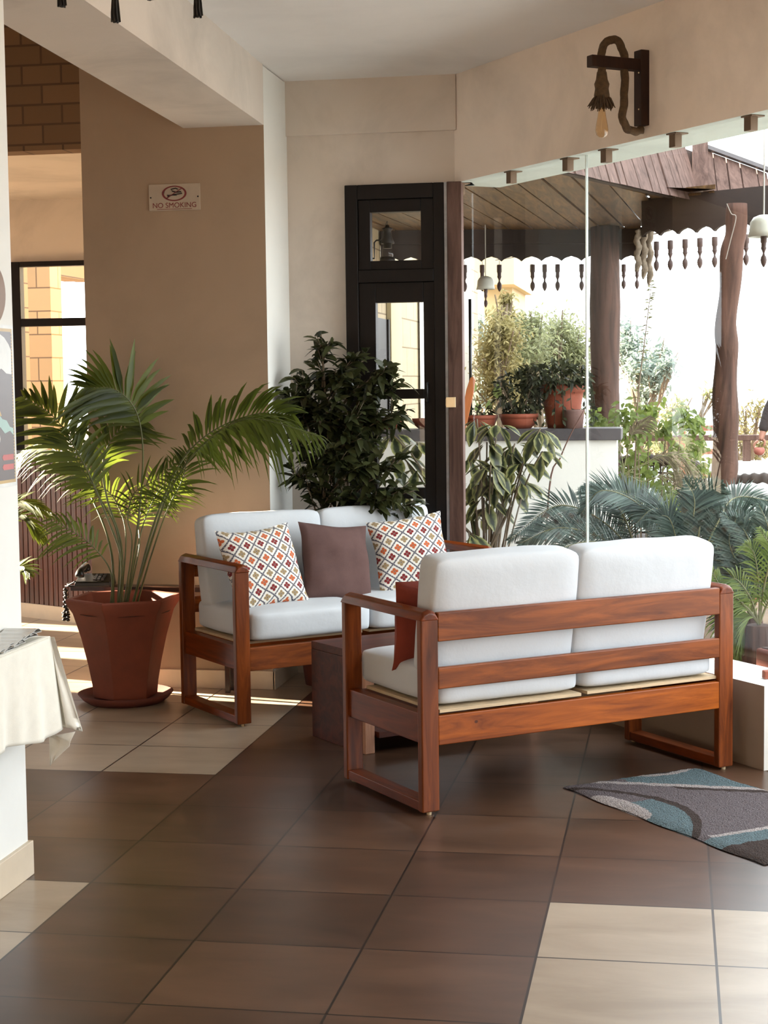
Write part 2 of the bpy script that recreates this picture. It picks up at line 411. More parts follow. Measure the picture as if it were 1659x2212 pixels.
# ================================================================== THE SETTING
XE = 6.5; YE = GP.y-GD.y*(XE-GP.x)/(-GD.x)
G0 = GP+GD*2.585                                   # where the glazed side meets the back wall
GX = Vector((XE, YE, 0))
struct(MB().prism([(-5, -9), (XE, -9), (GX.x, GX.y), (G0.x, G0.y), (-.35, 3.93), (-.35, 6.6), (-5, 6.6)], -.1, 0).build('floor', M_floor))
struct(MB().box((-40, -14, -.5), (60, 60, -.12)).build('ground', M_ground))
out = GN*.02
struct(MB().prism([(G0+GN*1.9)[:2], (GX+GN*1.9)[:2], (GX+GN*9)[:2], (G0+GN*11)[:2]], -.119, -.03).build('ground_terrace', M_pave))
struct(MB().prism([(-.45, -9), (XE, -9), (GX.x, GX.y), (G0.x, G0.y), (-.45, 3.93)], 3.275, 3.45).build('ceiling', M_ceil))
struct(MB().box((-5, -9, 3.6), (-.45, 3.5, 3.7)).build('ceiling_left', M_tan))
struct(MB().box((-5, 3.55, 3.0), (-.35, 6.7, 3.1)).build('ceiling_bar_room', M_wall))
# walls
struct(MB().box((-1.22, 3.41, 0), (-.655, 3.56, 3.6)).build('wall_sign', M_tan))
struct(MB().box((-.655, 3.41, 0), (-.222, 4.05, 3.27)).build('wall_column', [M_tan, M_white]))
for _p in bpy.data.objects['wall_column'].data.polygons: _p.material_index = 1 if _p.normal.x > .5 else 0  # right face whiter than the front: side light painted in
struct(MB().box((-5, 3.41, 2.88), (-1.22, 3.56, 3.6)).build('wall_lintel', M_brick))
struct(MB().box((-.222, 3.93, 0), (.107, 4.08, 3.275)).build('wall_back', M_wall))
struct(MB().box((.107, 3.93, 2.70), (.80, 4.08, 3.275)).build('wall_over_door', M_wall))
struct(MB().box((-.222, 3.905, 2.98), (.72, 3.93, 3.275)).build('trim_1', M_wall))
struct(MB().prism([(-.25, -9), (.10, -9), (-.2225, 3.41), (-.655, 3.41)], 2.967, 3.6).build('trim_2', M_wall))
struct(MB().prism([(G0+GD*.1)[:2], GX[:2], (GX+GN*.34)[:2], (G0+GD*.1+GN*.34)[:2]], 2.70, 3.45).build('wall_right', [M_light, M_soffit]))
o = bpy.data.objects['wall_right']
for pz in o.data.polygons:
    if pz.normal.z < -.9: pz.material_index = 1
struct(MB().prism([(G0+GD*.02)[:2], GP[:2], (GP+GN*.30)[:2], (G0+GD*.02+GN*.30)[:2]], 0, .355).build('wall_curb', [plaster('shaded_curb_face', (150, 134, 118), .12), M_white]))
for _p in bpy.data.objects['wall_curb'].data.polygons: _p.material_index = 0 if _p.normal.dot(GN) < -.7 else 1  # face towards the room is darker, its shade put into the colour
struct(MB().box((-5.15, -9, 0), (-5, -8.5, 3.6)).box((-5.15, -5.0, 0), (-5, 3.41, 3.6)).box((-5.15, -8.5, 0), (-5, -5.0, .8)).box((-5.15, -8.5, 2.7), (-5, -5.0, 3.6)).build('wall_left', M_wall))  # rear left opening added to let in fill light
struct(MB().box((-5.15, -9.15, 0), (XE+.15, -9, 3.6)).build('wall_rear', M_wall))
struct(MB().prism([(XE, -9), (XE+.15, -9), (XE+.15, GX.y), (XE, GX.y)], 0, 3.45).build('wall_side', M_wall))
struct(MB().prism([(GP-GD*4.2)[:2], GX[:2], (GX+GN*.34)[:2], (GP-GD*4.2+GN*.34)[:2]], 0, 2.70).build('wall_front', M_wall))  # unseen wall added to cut the daylight reaching the sign wall
# bar room
mb = MB().box((-5.15, 3.41, 0), (-5, 6.75, .25)).box((-5.15, 3.41, 2.55), (-5, 6.75, 3.1))
for y0, y1 in ((3.41, 4.12), (4.74, 5.05), (5.45, 6.0), (6.27, 6.75)): mb.box((-5.15, y0, .25), (-5, y1, 2.55))
struct(mb.build('wall_west', M_wall))
xw0 = at_y(22, 600, 6.6).x; zt = at_y(100, 565, 6.6).z
struct(MB().box((-5, 6.6, 0), (xw0, 6.75, 3.1)).box((xw0, 6.6, zt), (-.35, 6.75, 3.1)).box((-1.9, 6.6, 0), (-.35, 6.75, zt)).build('wall_bar_room', M_wall))
struct(MB().box((-.45, 3.93, 0), (-.35, 14, 3.3)).build('wall_wing', M_pale))
# near pillar on the left
struct(MB().box((-.66, -.85, 0), (-.237, .054, 3.6)).build('wall_pillar', M_white))
struct(MB().box((-.66, -.865, 0), (-.222, .068, .115)).build('baseboard_pillar', M_basecream, bevel=.003))
struct(MB().box((-1.22, 3.395, 0), (-.21, 3.41, .10)).box((-.222, 3.395, 0), (-.207, 3.93, .10)).build('baseboard_sign', M_basecream, bevel=.003))

# dark timber door with panes, in the back wall
Y0, Y1 = 3.90, 3.99
dx0, dx1 = .107, .655
P = [(.244, .524, 2.289, 2.552), (.269, .534, 1.588, 2.062), (.269, .534, 1.045, 1.535), (.269, .534, .45, .985)]
door = empty('door_1', (.38, 3.95, 0)); struct(door); inv = Matrix.Translation(-door.location)
def shift(o, root):
    o.parent = root; o.data.transform(Matrix.Translation(-root.location)) if root.rotation_euler.z == 0 else None; return o
mb = MB(); mb.box((dx0, Y0-.02, 0), (dx0+.07, Y1, 2.70)).box((dx1-.06, Y0-.02, 0), (dx1, Y1, 2.70)).box((dx0+.07, Y0-.02, 2.62), (dx1-.06, Y1, 2.70)).box((dx0+.07, Y0-.02, 2.17), (dx1-.06, Y1, 2.24))
shift(mb.build('frame', M_dark, bevel=.004), door)
mb = MB()
zs = [0]
mb.box((.177, Y0, 2.24), (P[0][0], Y1-.02, 2.62)).box((P[0][1], Y0, 2.24), (.595, Y1-.02, 2.62)).box((P[0][0], Y0, P[0][3]), (P[0][1], Y1-.02, 2.62)).box((P[0][0], Y0, 2.24), (P[0][1], Y1-.02, P[0][2]))
shift(mb.build('upper_sash', M_dark, bevel=.003), door)
mb = MB(); a, b = P[1][0], P[1][1]
mb.box((.177, Y0, .01), (a, Y1-.02, 2.17)).box((b, Y0, .01), (.595, Y1-.02, 2.17))
for z0, z1 in ((.01, P[3][2]), (P[3][3], P[2][2]), (P[2][3], P[1][2]), (P[1][3], 2.17)): mb.box((a, Y0, z0), (b, Y1-.02, z1))
shift(mb.build('door_leaf', M_dark, bevel=.003), door)
for q in P: shift(MB().box((q[0]-.005, 3.94, q[2]-.005), (q[1]+.005, 3.946, q[3]+.005)).build('pane', M_glass), door)
mb = MB(); mb.tube([(.555, Y0-.005, 1.62), (.555, Y0-.03, 1.62), (.555, Y0-.03, 1.52), (.555, Y0-.005, 1.52)], .006, 6); hd0 = mb.build('handle', M_black, smooth=True); shift(hd0, door); hd0.parent = [k for k in KIDS(door) if k.name.startswith('door_leaf')][0]
# brown jamb post between door and glass, its edge highlight built as a pale strip
struct(MB().box((.672, 3.86, 0), (.752, 3.95, 2.70)).build('trim_3', M_post, bevel=.004))
struct(MB().box((.655, 3.88, 0), (.672, 3.94, 2.70)).build('trim_4', basic('post_edge_highlight', (176, 178, 182), .4, .15, 30)))
lp = at_y(976, 869, 3.86)
lk = tag(MB().box((-.030, -.014, -.028), (.022, 0, .028)).box((-.034, -.004, -.020), (-.014, .002, .020)).build('patch_lock', M_brass, bevel=.002), 'small brass lock clamped on the brown jamb post beside the glass', 'lock'); lk.location = lp

# glass wall of two panes
win = empty('window_1', GP+GD*1.25); struct(win)
def gpan(s0, s1, z0, z1, name='pane'):
    a = GP+GD*s0+GN*.055; b = GP+GD*s1+GN*.055; c = b+GN*.010; d = a+GN*.010
    ob = MB().prism([a[:2], b[:2], c[:2], d[:2]], z0, z1).build(name, M_glass); shift(ob, win); return ob
sm = (at_g(1265, 328, .055)-GP).dot(GD)
gpan(.03, sm-.004, .356, 2.715); gpan(sm+.004, 2.50, .356, 2.715)
a = GP+GD*(sm-.004)+GN*.054; b = GP+GD*(sm+.004)+GN*.054
shift(MB().prism([a[:2], b[:2], (b+GN*.012)[:2], (a+GN*.012)[:2]], .356, 2.70).build('glass_seam', M_edge), win)
a = GP+GD*.022+GN*.054; b = GP+GD*.03+GN*.054
shift(MB().prism([a[:2], b[:2], (b+GN*.012)[:2], (a+GN*.012)[:2]], .356, 2.70).build('glass_seam', M_edge), win)
for k, (u, v) in enumerate(((992, 392), (1103, 368), (1225, 338), (1308, 322), (1457, 289), (1620, 250))):
    p = at_g(u, v, .03); s_ = (p-GP).dot(GD)
    c = GP+GD*s_+GN*.03
    X = Matrix((GD, GN, Vector((0, 0, 1)))).transposed().to_4x4(); X.translation = Vector((c.x, c.y, 2.70))
    lab = ['brown metal glass clamp nearest the dark door', 'brown glass clamp second from the dark door, under a damp stain', 'brown glass clamp just left of the pane seam', 'brown glass clamp just right of the pane seam', 'brown glass clamp just right of the rope wall lamp', 'large brown glass clamp at the far right end of the lintel'][k]
    ob = tag(MB().box((-.022, -.014, -.062), (.022, .024, 0)).box((-.035, -.02, -.006), (.035, .05, 0)).build('glass_clamp', M_metal, bevel=.002), lab, 'clamp', 'glass clamps under the lintel'); ob.matrix_world = X

# bar room window
wn = empty('window_2', (-3, 6.6, 0)); struct(wn)
def wy(u, v): return at_y(u, v, 6.58)
xa = wy(22, 600).x; xb = wy(50, 700).x; zt1 = wy(100, 565).z; zt2 = wy(100, 576).z; zm1 = wy(100, 688).z; zm2 = wy(100, 705).z
shift(MB().box((xa, 6.54, 1.0), (xb, 6.62, zt1)).box((xb, 6.54, zt2), (-1.9, 6.62, zt1)).box((xb, 6.54, zm2), (-1.9, 6.62, zm1)).box((-2.0, 6.54, 1.0), (-1.9, 6.62, zt2)).box((xb, 6.54, 1.0), (-2.0, 6.62, 1.06)).build('frame', M_dark, bevel=.004), wn)
shift(MB().box((xb, 6.575, 1.0), (-1.95, 6.581, zt2)).build('pane', M_glass), wn)
struct(MB().box((xa, 6.6, 0), (-1.9, 6.75, 1.0)).build('wall_under_window', M_wall))
# slatted bar counter
q0 = at_z(-20, 1322); q1 = at_z(139, 1341); dr = (q1-q0).normalized(); q2 = q0+dr*1.75; nr = Vector((-dr.y, dr.x, 0))
bar = empty('bar_counter', (q0+q2)/2, 0, 'wood slatted bar counter under the far window beyond the doorway', 'counter')
ht = 1.13
mb = MB(); L = (q2-q0).length; n_ = 34
for k in range(n_):
    a = q0+dr*(L*k/n_+.004)-nr*.02; b = q0+dr*(L*(k+1)/n_-.005)-nr*.02
    mb.prism([a[:2], b[:2], (b+nr*.018)[:2], (a+nr*.018)[:2]], .10, ht)
shift(mb.build('slat_front', M_slat), bar)
shift(MB().prism([q0[:2], q2[:2], (q2+nr*.4)[:2], (q0+nr*.4)[:2]], 0, ht-.01).build('body', M_slat), bar)
shift(MB().prism([(q0-nr*.03)[:2], (q2-nr*.03)[:2], (q2)[:2], (q0)[:2]], 0, .10).build('plinth', M_basecream), bar)
shift(MB().prism([(q0-nr*.06)[:2], (q2-nr*.06)[:2], (q2+nr*.42)[:2], (q0+nr*.42)[:2]], ht, ht+.035).build('counter_top', M_cap, bevel=.004), bar)
p = at_z(60, 1009, 1.03); bx = tag(MB().box((-.035, -.03, -.03), (.045, .03, .035)).build('black_speaker', M_black, bevel=.003), 'small black box fixed high on the slatted bar counter', 'speaker'); bx.location = q0+dr*((p-q0).dot(dr))-nr*.055+Vector((0, 0, 1.03))

# brick piers seen through the bar window
def pier(u0, u1, u2, Y, z1, name, label, cat, mats):
    a = at_y(u0, 800, Y); b = at_y(u1, 800, Y); dd = Y
    # side face goes back until it projects on u2
    rr = ray(u2, 800); t = (b.x-CAM.x)/rr.x; yb = CAM.y+rr.y*t
    ob = MB().box((a.x, Y, -.12), (b.x, yb, z1)).build(name, mats)
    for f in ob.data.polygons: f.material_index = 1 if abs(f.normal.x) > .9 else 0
    return tag(ob, label, cat)
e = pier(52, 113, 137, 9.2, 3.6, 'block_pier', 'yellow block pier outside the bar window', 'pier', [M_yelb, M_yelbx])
ob = tag(MB().box((at_y(137, 600, 11.5).x+.02, 9.4, at_y(137, 609, 11.5).z), (at_y(137, 600, 11.5).x+.3, 11.5, 3.6)).box((at_y(137, 600, 11.5).x, 11.5, at_y(137, 605, 11.5).z), (at_y(215, 600, 11.5).x, 11.9, 3.6)).build('block_beam', [M_yelb]), 'yellow block beam crossing the sky outside the bar window', 'beam')
ob = tag(MB().box((at_y(20, 600, 8.4).x, 8.4, -.12), (at_y(40, 600, 8.4).x, 8.6, 3.4)).build('block_wall', M_yelb), 'narrow strip of yellow block wall left of the window frame', 'wall')

# ================================================================== SOFAS
M_fab = basic('white_cotton', (200, 205, 209), .9, .035, 3, bmp=.5, bscale=15, spec=.2)
LEN, DEP, HT = 1.49, .655, .775
def sofa(loc, rz, label):
    r = empty('sofa', loc, rz, label, 'sofa', 'two seater wooden sofas')
    W = .075; D = .036
    for x0 in (0, LEN-W):
        lg = [MB().box((x0, 0, .012), (x0+W, D, HT-.03)).build('leg', M_sofaz, r, bevel=.006), MB().box((x0, DEP-D, .012), (x0+W, DEP, HT-.03)).build('leg', M_sofaz, r, bevel=.006)]
        a = MB(); pts = [(-.004, HT-.038), (W*.15, HT-.006), (W*.5, HT+.004), (W*.85, HT-.006), (W+.004, HT-.038)]
        pr = [(x0+p[0], p[1]) for p in pts]
        vs = []; ys = [-.002, .012, DEP-.012, DEP+.006]
        for y in ys:
            k = .012 if y in (ys[0], ys[-1]) else 0
            for p in pr: vs.append((p[0], y, p[1]-(k if p[1] > HT-.03 else 0)))
        n = 5; fs = [(i*n+j, i*n+j+1, (i+1)*n+j+1, (i+1)*n+j) for i in range(3) for j in range(n-1)]
        fs += [(i*n+n-1, i*n, (i+1)*n, (i+1)*n+n-1) for i in range(3)]; fs += [tuple(range(n))[::-1], tuple(3*n+j for j in range(n))]
        a.add(vs, fs); a.build('armrest', M_sofay, r, bevel=.005)
        MB().box((x0+.004, D, .014), (x0+W-.004, DEP-D, .052)).build('runner', M_sofay, r, bevel=.004)
        MB().box((x0+.012, D, .27), (x0+W-.015, DEP-D, .385)).build('side_rail', M_sofay, r, bevel=.004)
        for yy, lq in zip((.012, DEP-.026), lg): MB().lathe([(.009, 0), (.010, .012)], (x0+W*.5, yy+.006, 0), 10).build('foot_glide', M_ply, lq)
    for z0, z1 in ((.655, .765), (.475, .557)): MB().box((W-.002, 0, z0), (LEN-W+.002, .028, z1)).build('back_slat', M_sofa, r, bevel=.005)
    MB().box((W-.002, .002, .262), (LEN-W+.002, .032, .375)).build('seat_rail', M_sofak, r, bevel=.004)
    MB().box((W-.002, DEP-.034, .262), (LEN-W+.002, DEP-.004, .375)).build('seat_rail', M_sofa, r, bevel=.004)
    for x0, x1, dy in ((.06, .735, -.008), (.745, LEN-.06, .008)):
        MB().box((x0+.02, .012+dy, .385), (x1-.01, DEP-.06, .397)).build('seat_board', M_ply, r)
    for k, (x0, x1) in enumerate(((.082, .738), (.748, LEN-.08))):
        c = rounded(x1-x0, .650, .145, .034, (.004, .006, .010), 12, .004, k+loc[0]).build('seat_cushion', M_fab, r, smooth=True, sub=1); c.location = ((x0+x1)/2, .350, .472)
        b = rounded(x1-x0+.012, .140, .475, .034, (.004, .012, .006), 12, .004, k+5+loc[0]).build('back_cushion', M_fab, r, smooth=True, sub=1)
        b.location = ((x0+x1)/2, .118, .735); b.rotation_euler = (R_(9.5), 0, 0)
    return r
A1 = R_(41)
S2 = Vector((.957, .950, 0)); S1 = Vector((-.585+LEN*math.cos(A1), 2.925+LEN*math.sin(A1), 0))
s1 = sofa(S1, A1+math.pi, 'wooden two seat sofa with white cushions facing the camera, beside the potted palm')
s2 = sofa(S2, R_(38.3), 'wooden two seat sofa with white cushions seen from behind, near the rug')

# ---- throw pillows
def pattern_mat():
    m, nt, p = new_mat('lattice_fabric'); tc = nt.nodes.new('ShaderNodeTexCoord'); x, y, z = xyz(nt, tc.outputs['UV'])
    K = 5.2; a = (x+y)*K; b = (x-y)*K+20.0
    fa = a.fr()-.5; fb = b.fr()-.5; ma = fa.ab(); mb_ = fb.ab()
    line = ma.mx(mb_).gt(.435); dash = (((a-b)*4.0).fr()).gt(.22).mx(((a+b)*4.0).fr().gt(.3))
    # four petals around each diamond centre, on the diagonals of the cell
    def dist(cx, cy): return ((fa-cx).sq()+(fb-cy).sq()).sqrt()
    r = .14; o = .135
    pet = dist(o, o).lt(r).mx(dist(-o, -o).lt(r)).mx(dist(o, -o).lt(r)).mx(dist(-o, o).lt(r))
    cen = dist(0., 0.).lt(.05)
    cb = nt.nodes.new('ShaderNodeCombineXYZ'); nt.links.new(a.fl().s, cb.inputs[0]); nt.links.new(b.fl().s, cb.inputs[1])
    k = (a.fl()+b.fl()*2.0)/3.0; kf = k.fr()
    pc = ramp(nt, kf, [(0, lin((120, 34, 34))), (.3, lin((186, 92, 48))), (.6, lin((150, 128, 92)))]); 
    for e in pc.node.color_ramp.elements: pass
    pc.node.color_ramp.interpolation = 'CONSTANT'
    base = mix(nt, line*dash, lin((222, 218, 208)), lin((84, 84, 94)))
    c = mix(nt, pet, base, pc); c = mix(nt, cen, c, lin((70, 40, 36)))
    nt.links.new(c, p.inputs['Base Color']); p.inputs['Roughness'].default_value = .9
    bump(nt, p, noise_n(nt, coords(nt, 'Object'), 320, 2), .25, .002)
    return m
M_pat = pattern_mat()
M_brown = basic('brown_fabric', (92, 70, 66), .92, .12, 8, bmp=.2, bscale=260, spec=.15)
M_red = basic('rust_fabric', (132, 52, 34), .8, .15, 8, bmp=.2, bscale=260)
M_back = basic('patterned_dark_fabric', (88, 48, 40), .9, .25, 60)
def put_pillow(root, lx, ly, lz, wd, ht, th, lean, yaw, roll, mat, label, seed):
    ob = pillow(wd, ht, th, seed).build('throw_pillow', mat, None, smooth=True)
    M0 = root.matrix_world if False else (Matrix.Translation(root.location) @ Matrix.Rotation(root.rotation_euler.z, 4, 'Z'))
    # local: pillow x along sofa length, y up, z out to the front
    B = Matrix(((-1, 0, 0, 0), (0, 0, 1, 0), (0, 1, 0, 0), (0, 0, 0, 1)))
    ob.matrix_world = M0 @ Matrix.Translation((lx, ly, lz)) @ Matrix.Rotation(R_(yaw), 4, 'Z') @ Matrix.Rotation(R_(lean), 4, 'X') @ B @ Matrix.Rotation(R_(roll), 4, 'Z')
    return tag(ob, label, 'pillow', 'throw pillows on the sofas')
put_pillow(s1, 1.215, .40, .725, .44, .42, .14, 22, 8, 3, M_pat, 'lattice patterned pillow leaning at the left arm of the far sofa', 1)
put_pillow(s1, .765, .335, .715, .41, .40, .13, 17, 4, -7, M_brown, 'plain dark brown pillow in the middle of the far sofa', 2)
put_pillow(s1, .32, .35, .725, .42, .42, .14, 18, -12, 5, M_pat, 'lattice patterned pillow at the right end of the far sofa', 3)
put_pillow(s2, .24, .315, .69, .38, .36, .12, 12, 5, -4, M_red, 'rust red pillow peeping past the cushion of the near sofa', 4)

# ---- coffee table
A2 = R_(42)
ct = empty('coffee_table', (.238, 2.292, 0), A2-math.pi/2, 'low brown wooden coffee table with solid panel ends between the two sofas', 'table')
M_tab = wood('brown_table_wood', (46, 16, 6), (88, 38, 18), .45, 1, coat=.0)
M_tab2 = wood('lit_panel_wood', (150, 104, 78), (186, 140, 110), .45, 2)  # table wood lightened to paint in the lit part of the end
TW, TL, TH = .52, .95, .445
MB().box((0, 0, TH-.035), (TW, TL, TH)).build('tabletop', M_tab, ct, bevel=.003)
for y0 in (0, TL-.05): MB().box((0, y0, 0), (.34, y0+.05, TH-.035)).build('end_panel', M_tab, ct, bevel=.003)
for y0 in (0, TL-.05): MB().box((.40, y0, 0), (.47, y0+.05, TH-.035)).build('leg', M_tab2, ct, bevel=.003)
MB().box((.02, .06, .07), (TW-.03, TL-.06, .095)).build('shelf', M_tab, ct)

# ================================================================== RUG
def rug_mat():
    m, nt, p = new_mat('swirl_rug'); tc = nt.nodes.new('ShaderNodeTexCoord'); x, y, z = xyz(nt, tc.outputs['Object'])
    nz = N(nt, noise_n(nt, tc.outputs['Object'], 60, 3))*.02
    grey = lin((108, 102, 102)); teal = lin((92, 116, 120)); cream = lin((182, 176, 168)); dark = lin((66, 60, 56))
    def band(expr, w_): return (expr+nz*.6).ab().lt(w_)
    grey = lin((112, 104, 106)); teal = lin((104, 122, 126)); cream = lin((176, 168, 164)); dark = lin((72, 62, 58))
    e1 = x-(y-.11)*.85; e2 = x-.065+(y-.48).sq()*2.2; e3 = y-.21+(x-.45).sq()*1.25
    c = mix(nt, e1.lt(0), grey, teal); c = mix(nt, e1.lt(0)*(y+nz).lt(.27), c, grey); c = mix(nt, e2.lt(0)*e1.lt(0), c, dark)
    c = mix(nt, band(e2, .017)*e1.lt(0)*y.gt(.26), c, cream); c = mix(nt, band(e1, .026), c, cream)
    c = mix(nt, band(e1-.055, .022)*y.gt(.36), c, dark)
    below = (e3+nz).lt(0)*x.lt(.9); c = mix(nt, below*x.gt(.36), c, teal)
    cr = ((x-.38).sq()*.16+(y+.0).sq()).sqrt(); c = mix(nt, below*(cr+nz).lt(.085), c, cream); c = mix(nt, band(e3, .020)*x.lt(.86), c, dark)
    c = mix(nt, x.gt(.90), c, teal); c = mix(nt, band(x-.895-y*.02, .016)*y.gt(.04), c, cream); c = mix(nt, (x+nz).gt(1.02), c, dark)
    sp = N(nt, noise_n(nt, tc.outputs['Object'], 140, 2)); c = mix(nt, sp.lt(.42)*.55, c, lin((70, 66, 66)))
    nt.links.new(c, p.inputs['Base Color']); p.inputs['Roughness'].default_value = 1; p.inputs['Specular IOR Level'].default_value = .1
    bump(nt, p, noise_n(nt, tc.outputs['Object'], 180, 3), 1.0, .02)
    return m
mb = MB(); nx, ny = 60, 34; RL, RW = 1.22, .66
vs = []; 
for j in range(ny+1):
    for i in range(nx+1):
        e = min(i, nx-i, j, ny-j); h = .014 if e > 1 else (.011 if e == 1 else .004)
        vs.append((i/nx*RL, j/ny*RW+.006*math.sin(i*.35), h+random.uniform(-.0022, .0022)*(e > 0)))
mb.add(vs, [(j*(nx+1)+i, j*(nx+1)+i+1, (j+1)*(nx+1)+i+1, (j+1)*(nx+1)+i) for j in range(ny) for i in range(nx)])
o = len(mb.v); mb.add([(0, 0, .001), (RL, 0, .001), (RL, RW, .001), (0, RW, .001)], [(3, 2, 1, 0)])
rug = tag(mb.build('rug', rug_mat(), None, smooth=True), 'small grey and teal rug with cream swirls on the tiles behind the near sofa', 'rug'); rug.location = (1.445, 1.455, 0); rug.rotation_euler = (0, 0, R_(-53.2))

# ================================================================== POT AND PALM
M_soil = basic('pebbly_soil', (60, 40, 32), .95, .4, 40, bmp=.8, bscale=60)
M_areca = leaf_mat('palm_leaf', (44, 54, 22), (88, 100, 46), .42, .30, (120, 136, 48))
M_arstem = basic('palm_stem', (86, 92, 50), .45, .25, 12)
PC = Vector((-.905, 3.005, 0))
palm = empty('potted_palm', PC, 0, 'feathery palm growing in an eight sided terracotta pot beside the far sofa', 'plant')
n8 = 6; a8 = R_(28)
mb = MB(); mb.lathe([(.165, .03), (.172, .10), (.19, .20), (.222, .34), (.262, .47), (.292, .515), (.298, .54), (.292, .548), (.262, .545), (.225, .44), (0, .43)], (0, 0, 0), n8, 0, a8)
mb.build('pot', basic('backlit_terracotta', (120, 58, 36), .7, .2, 4, bmp=.15, bscale=30), palm, bevel=.008)  # terracotta darkened, the backlit shade put into the colour
MB().lathe([(.19, 0), (.222, .022), (.245, .05), (.238, .05), (.205, .026), (0, .022)], (0, 0, 0), 40).build('saucer', M_terra2, palm, smooth=True)
MB().lathe([(.24, .47), (.12, .485), (0, .49)], (0, 0, 0), 24).build('soil', M_soil, palm, smooth=True)
def PP(u, v, dy=0): return at_y(u, v, PC.y+dy)-PC
def pfr(pts, nl, L, wd, ang=48, droop=.45, t0=.4, seed=0, ref=None, base=(0, 0), taper=.55, lift=0, sr=.0075):
    P = [Vector((base[0], base[1], .46))]+[PP(*q) for q in pts]
    rf = ref if ref is not None else (CAM-PC).normalized()
    frond(P, nl, L, wd, rf, ang, droop, t0, sr, lift, seed, 44, taper, mb=MB()).__class__
    m = frond(P, nl, L, wd, rf, ang, droop, t0, sr, lift, seed, 44, taper); return m.build('frond', [M_arstem, M_areca], palm, smooth=True)
V = Vector
back = (CAM-PC).normalized()
pfr([(262, 1210), (228, 1110), (180, 1000), (120, 905), (52, 858)], 24, .32, .036, 62, .25, .50, 1, back+V((0, 0, .3)), (-.03, 0))
pfr([(240, 1190, .1), (200, 1080, .25), (150, 1000, .42), (90, 960, .6), (36, 985, .7)], 30, .26, .022, 55, .55, .45, 2, back+V((-.2, 0, .6)), (-.05, -.02))
pfr([(292, 1180, .04), (305, 1060, .05), (308, 960, .03), (292, 885, 0), (248, 842, -.06), (186, 838, -.12)], 24, .37, .044, 66, .25, .58, 3, back+V((.15, 0, .35)), (.0, .02))
pfr([(318, 1180), (352, 1080), (400, 985), (470, 925), (560, 893), (632, 898)], 28, .34, .038, 62, .45, .52, 4, back+V((0, 0, .55)), (.04, 0), lift=.25)
pfr([(330, 1160, -.06), (372, 1050, -.10), (440, 960, -.2), (540, 905, -.3), (690, 942, -.4)], 34, .30, .024, 52, .75, .55, 14, V((.2, -.5, .9)), (.04, -.02))
pfr([(262, 1180, .1), (232, 1080, .14), (222, 1000, .16), (248, 940, .18), (300, 905, .2)], 15, .32, .036, 50, .35, .55, 5, back+V((0, 0, .2)), (-.02, .03))
pfr([(240, 1240, -.04), (205, 1185, -.08), (160, 1150, -.12), (108, 1120, -.16)], 16, .22, .02, 56, .45, .40, 6, back+V((0, 0, .3)), (-.06, -.04), sr=.005)
pfr([(300, 1170, .1), (322, 1100, .2), (352, 1050, .22), (392, 1030, .24)], 16, .22, .018, 58, .35, .42, 7, back, (.02, -.03), sr=.005)
pfr([(272, 1170, .1), (258, 1100, .2), (225, 1055, .22), (168, 1035, .24)], 18, .24, .018, 58, .4, .40, 8, back, (-.01, -.04), sr=.005)
pfr([(300, 1190, .1), (300, 1130, .2), (318, 1085, .22), (372, 1075, .24)], 15, .2, .016, 60, .3, .45, 9, back+V((.3, 0, 0)), (.02, -.04), sr=.005)
pfr([(285, 1180, -.03), (276, 1120, -.06), (290, 1065, -.12), (340, 1035, -.16), (376, 1000, -.2)], 16, .22, .018, 55, .3, .45, 10, back, (.0, -.02), sr=.005)
pfr([(330, 1190, .03), (362, 1100, .05), (396, 1030, .05), (404, 975, .06)], 16, .24, .018, 50, .4, .5, 11, back+V((0, 0, .4)), (.05, .02), sr=.006)
pfr([(255, 1160, .05), (206, 1060, .05), (160, 985, .02), (150, 930, 0)], 18, .28, .02, 55, .35, .5, 12, back+V((.2, 0, .2)), (-.04, .02), sr=.006)

# second palm, half hidden by the pillar
pc2 = at_z(-60, 1440); p2 = empty('potted_palm', pc2, 0, 'palm half hidden behind the white pillar, one dark leaf showing', 'plant')
MB().lathe([(.12, 0), (.16, .26), (.17, .28), (.14, .28), (.13, .24)], (0, 0, 0), 24).build('pot', M_terra2, p2, smooth=True)
MB().lathe([(.135, .235), (0, .25)], (0, 0, 0), 20).build('soil', M_soil, p2)
for k, (u, v, u2, v2) in enumerate(((40, 1112, 98, 1168), (30, 1085, 110, 1110), (38, 1225, 62, 1240))):
    e1 = at_y(u, v, pc2.y)-pc2; e2 = at_y(u2, v2, pc2.y-.1)-pc2
    frond([V((0, 0, .24)), V((e1.x*.4, 0, e1.z*.8)), e1, e2], 16, .15, .03, back+V((0, 0, .5)), 28, .2, .5, .006, 0, 20+k, 24).build('frond', [M_arstem, M_areca], p2, smooth=True)

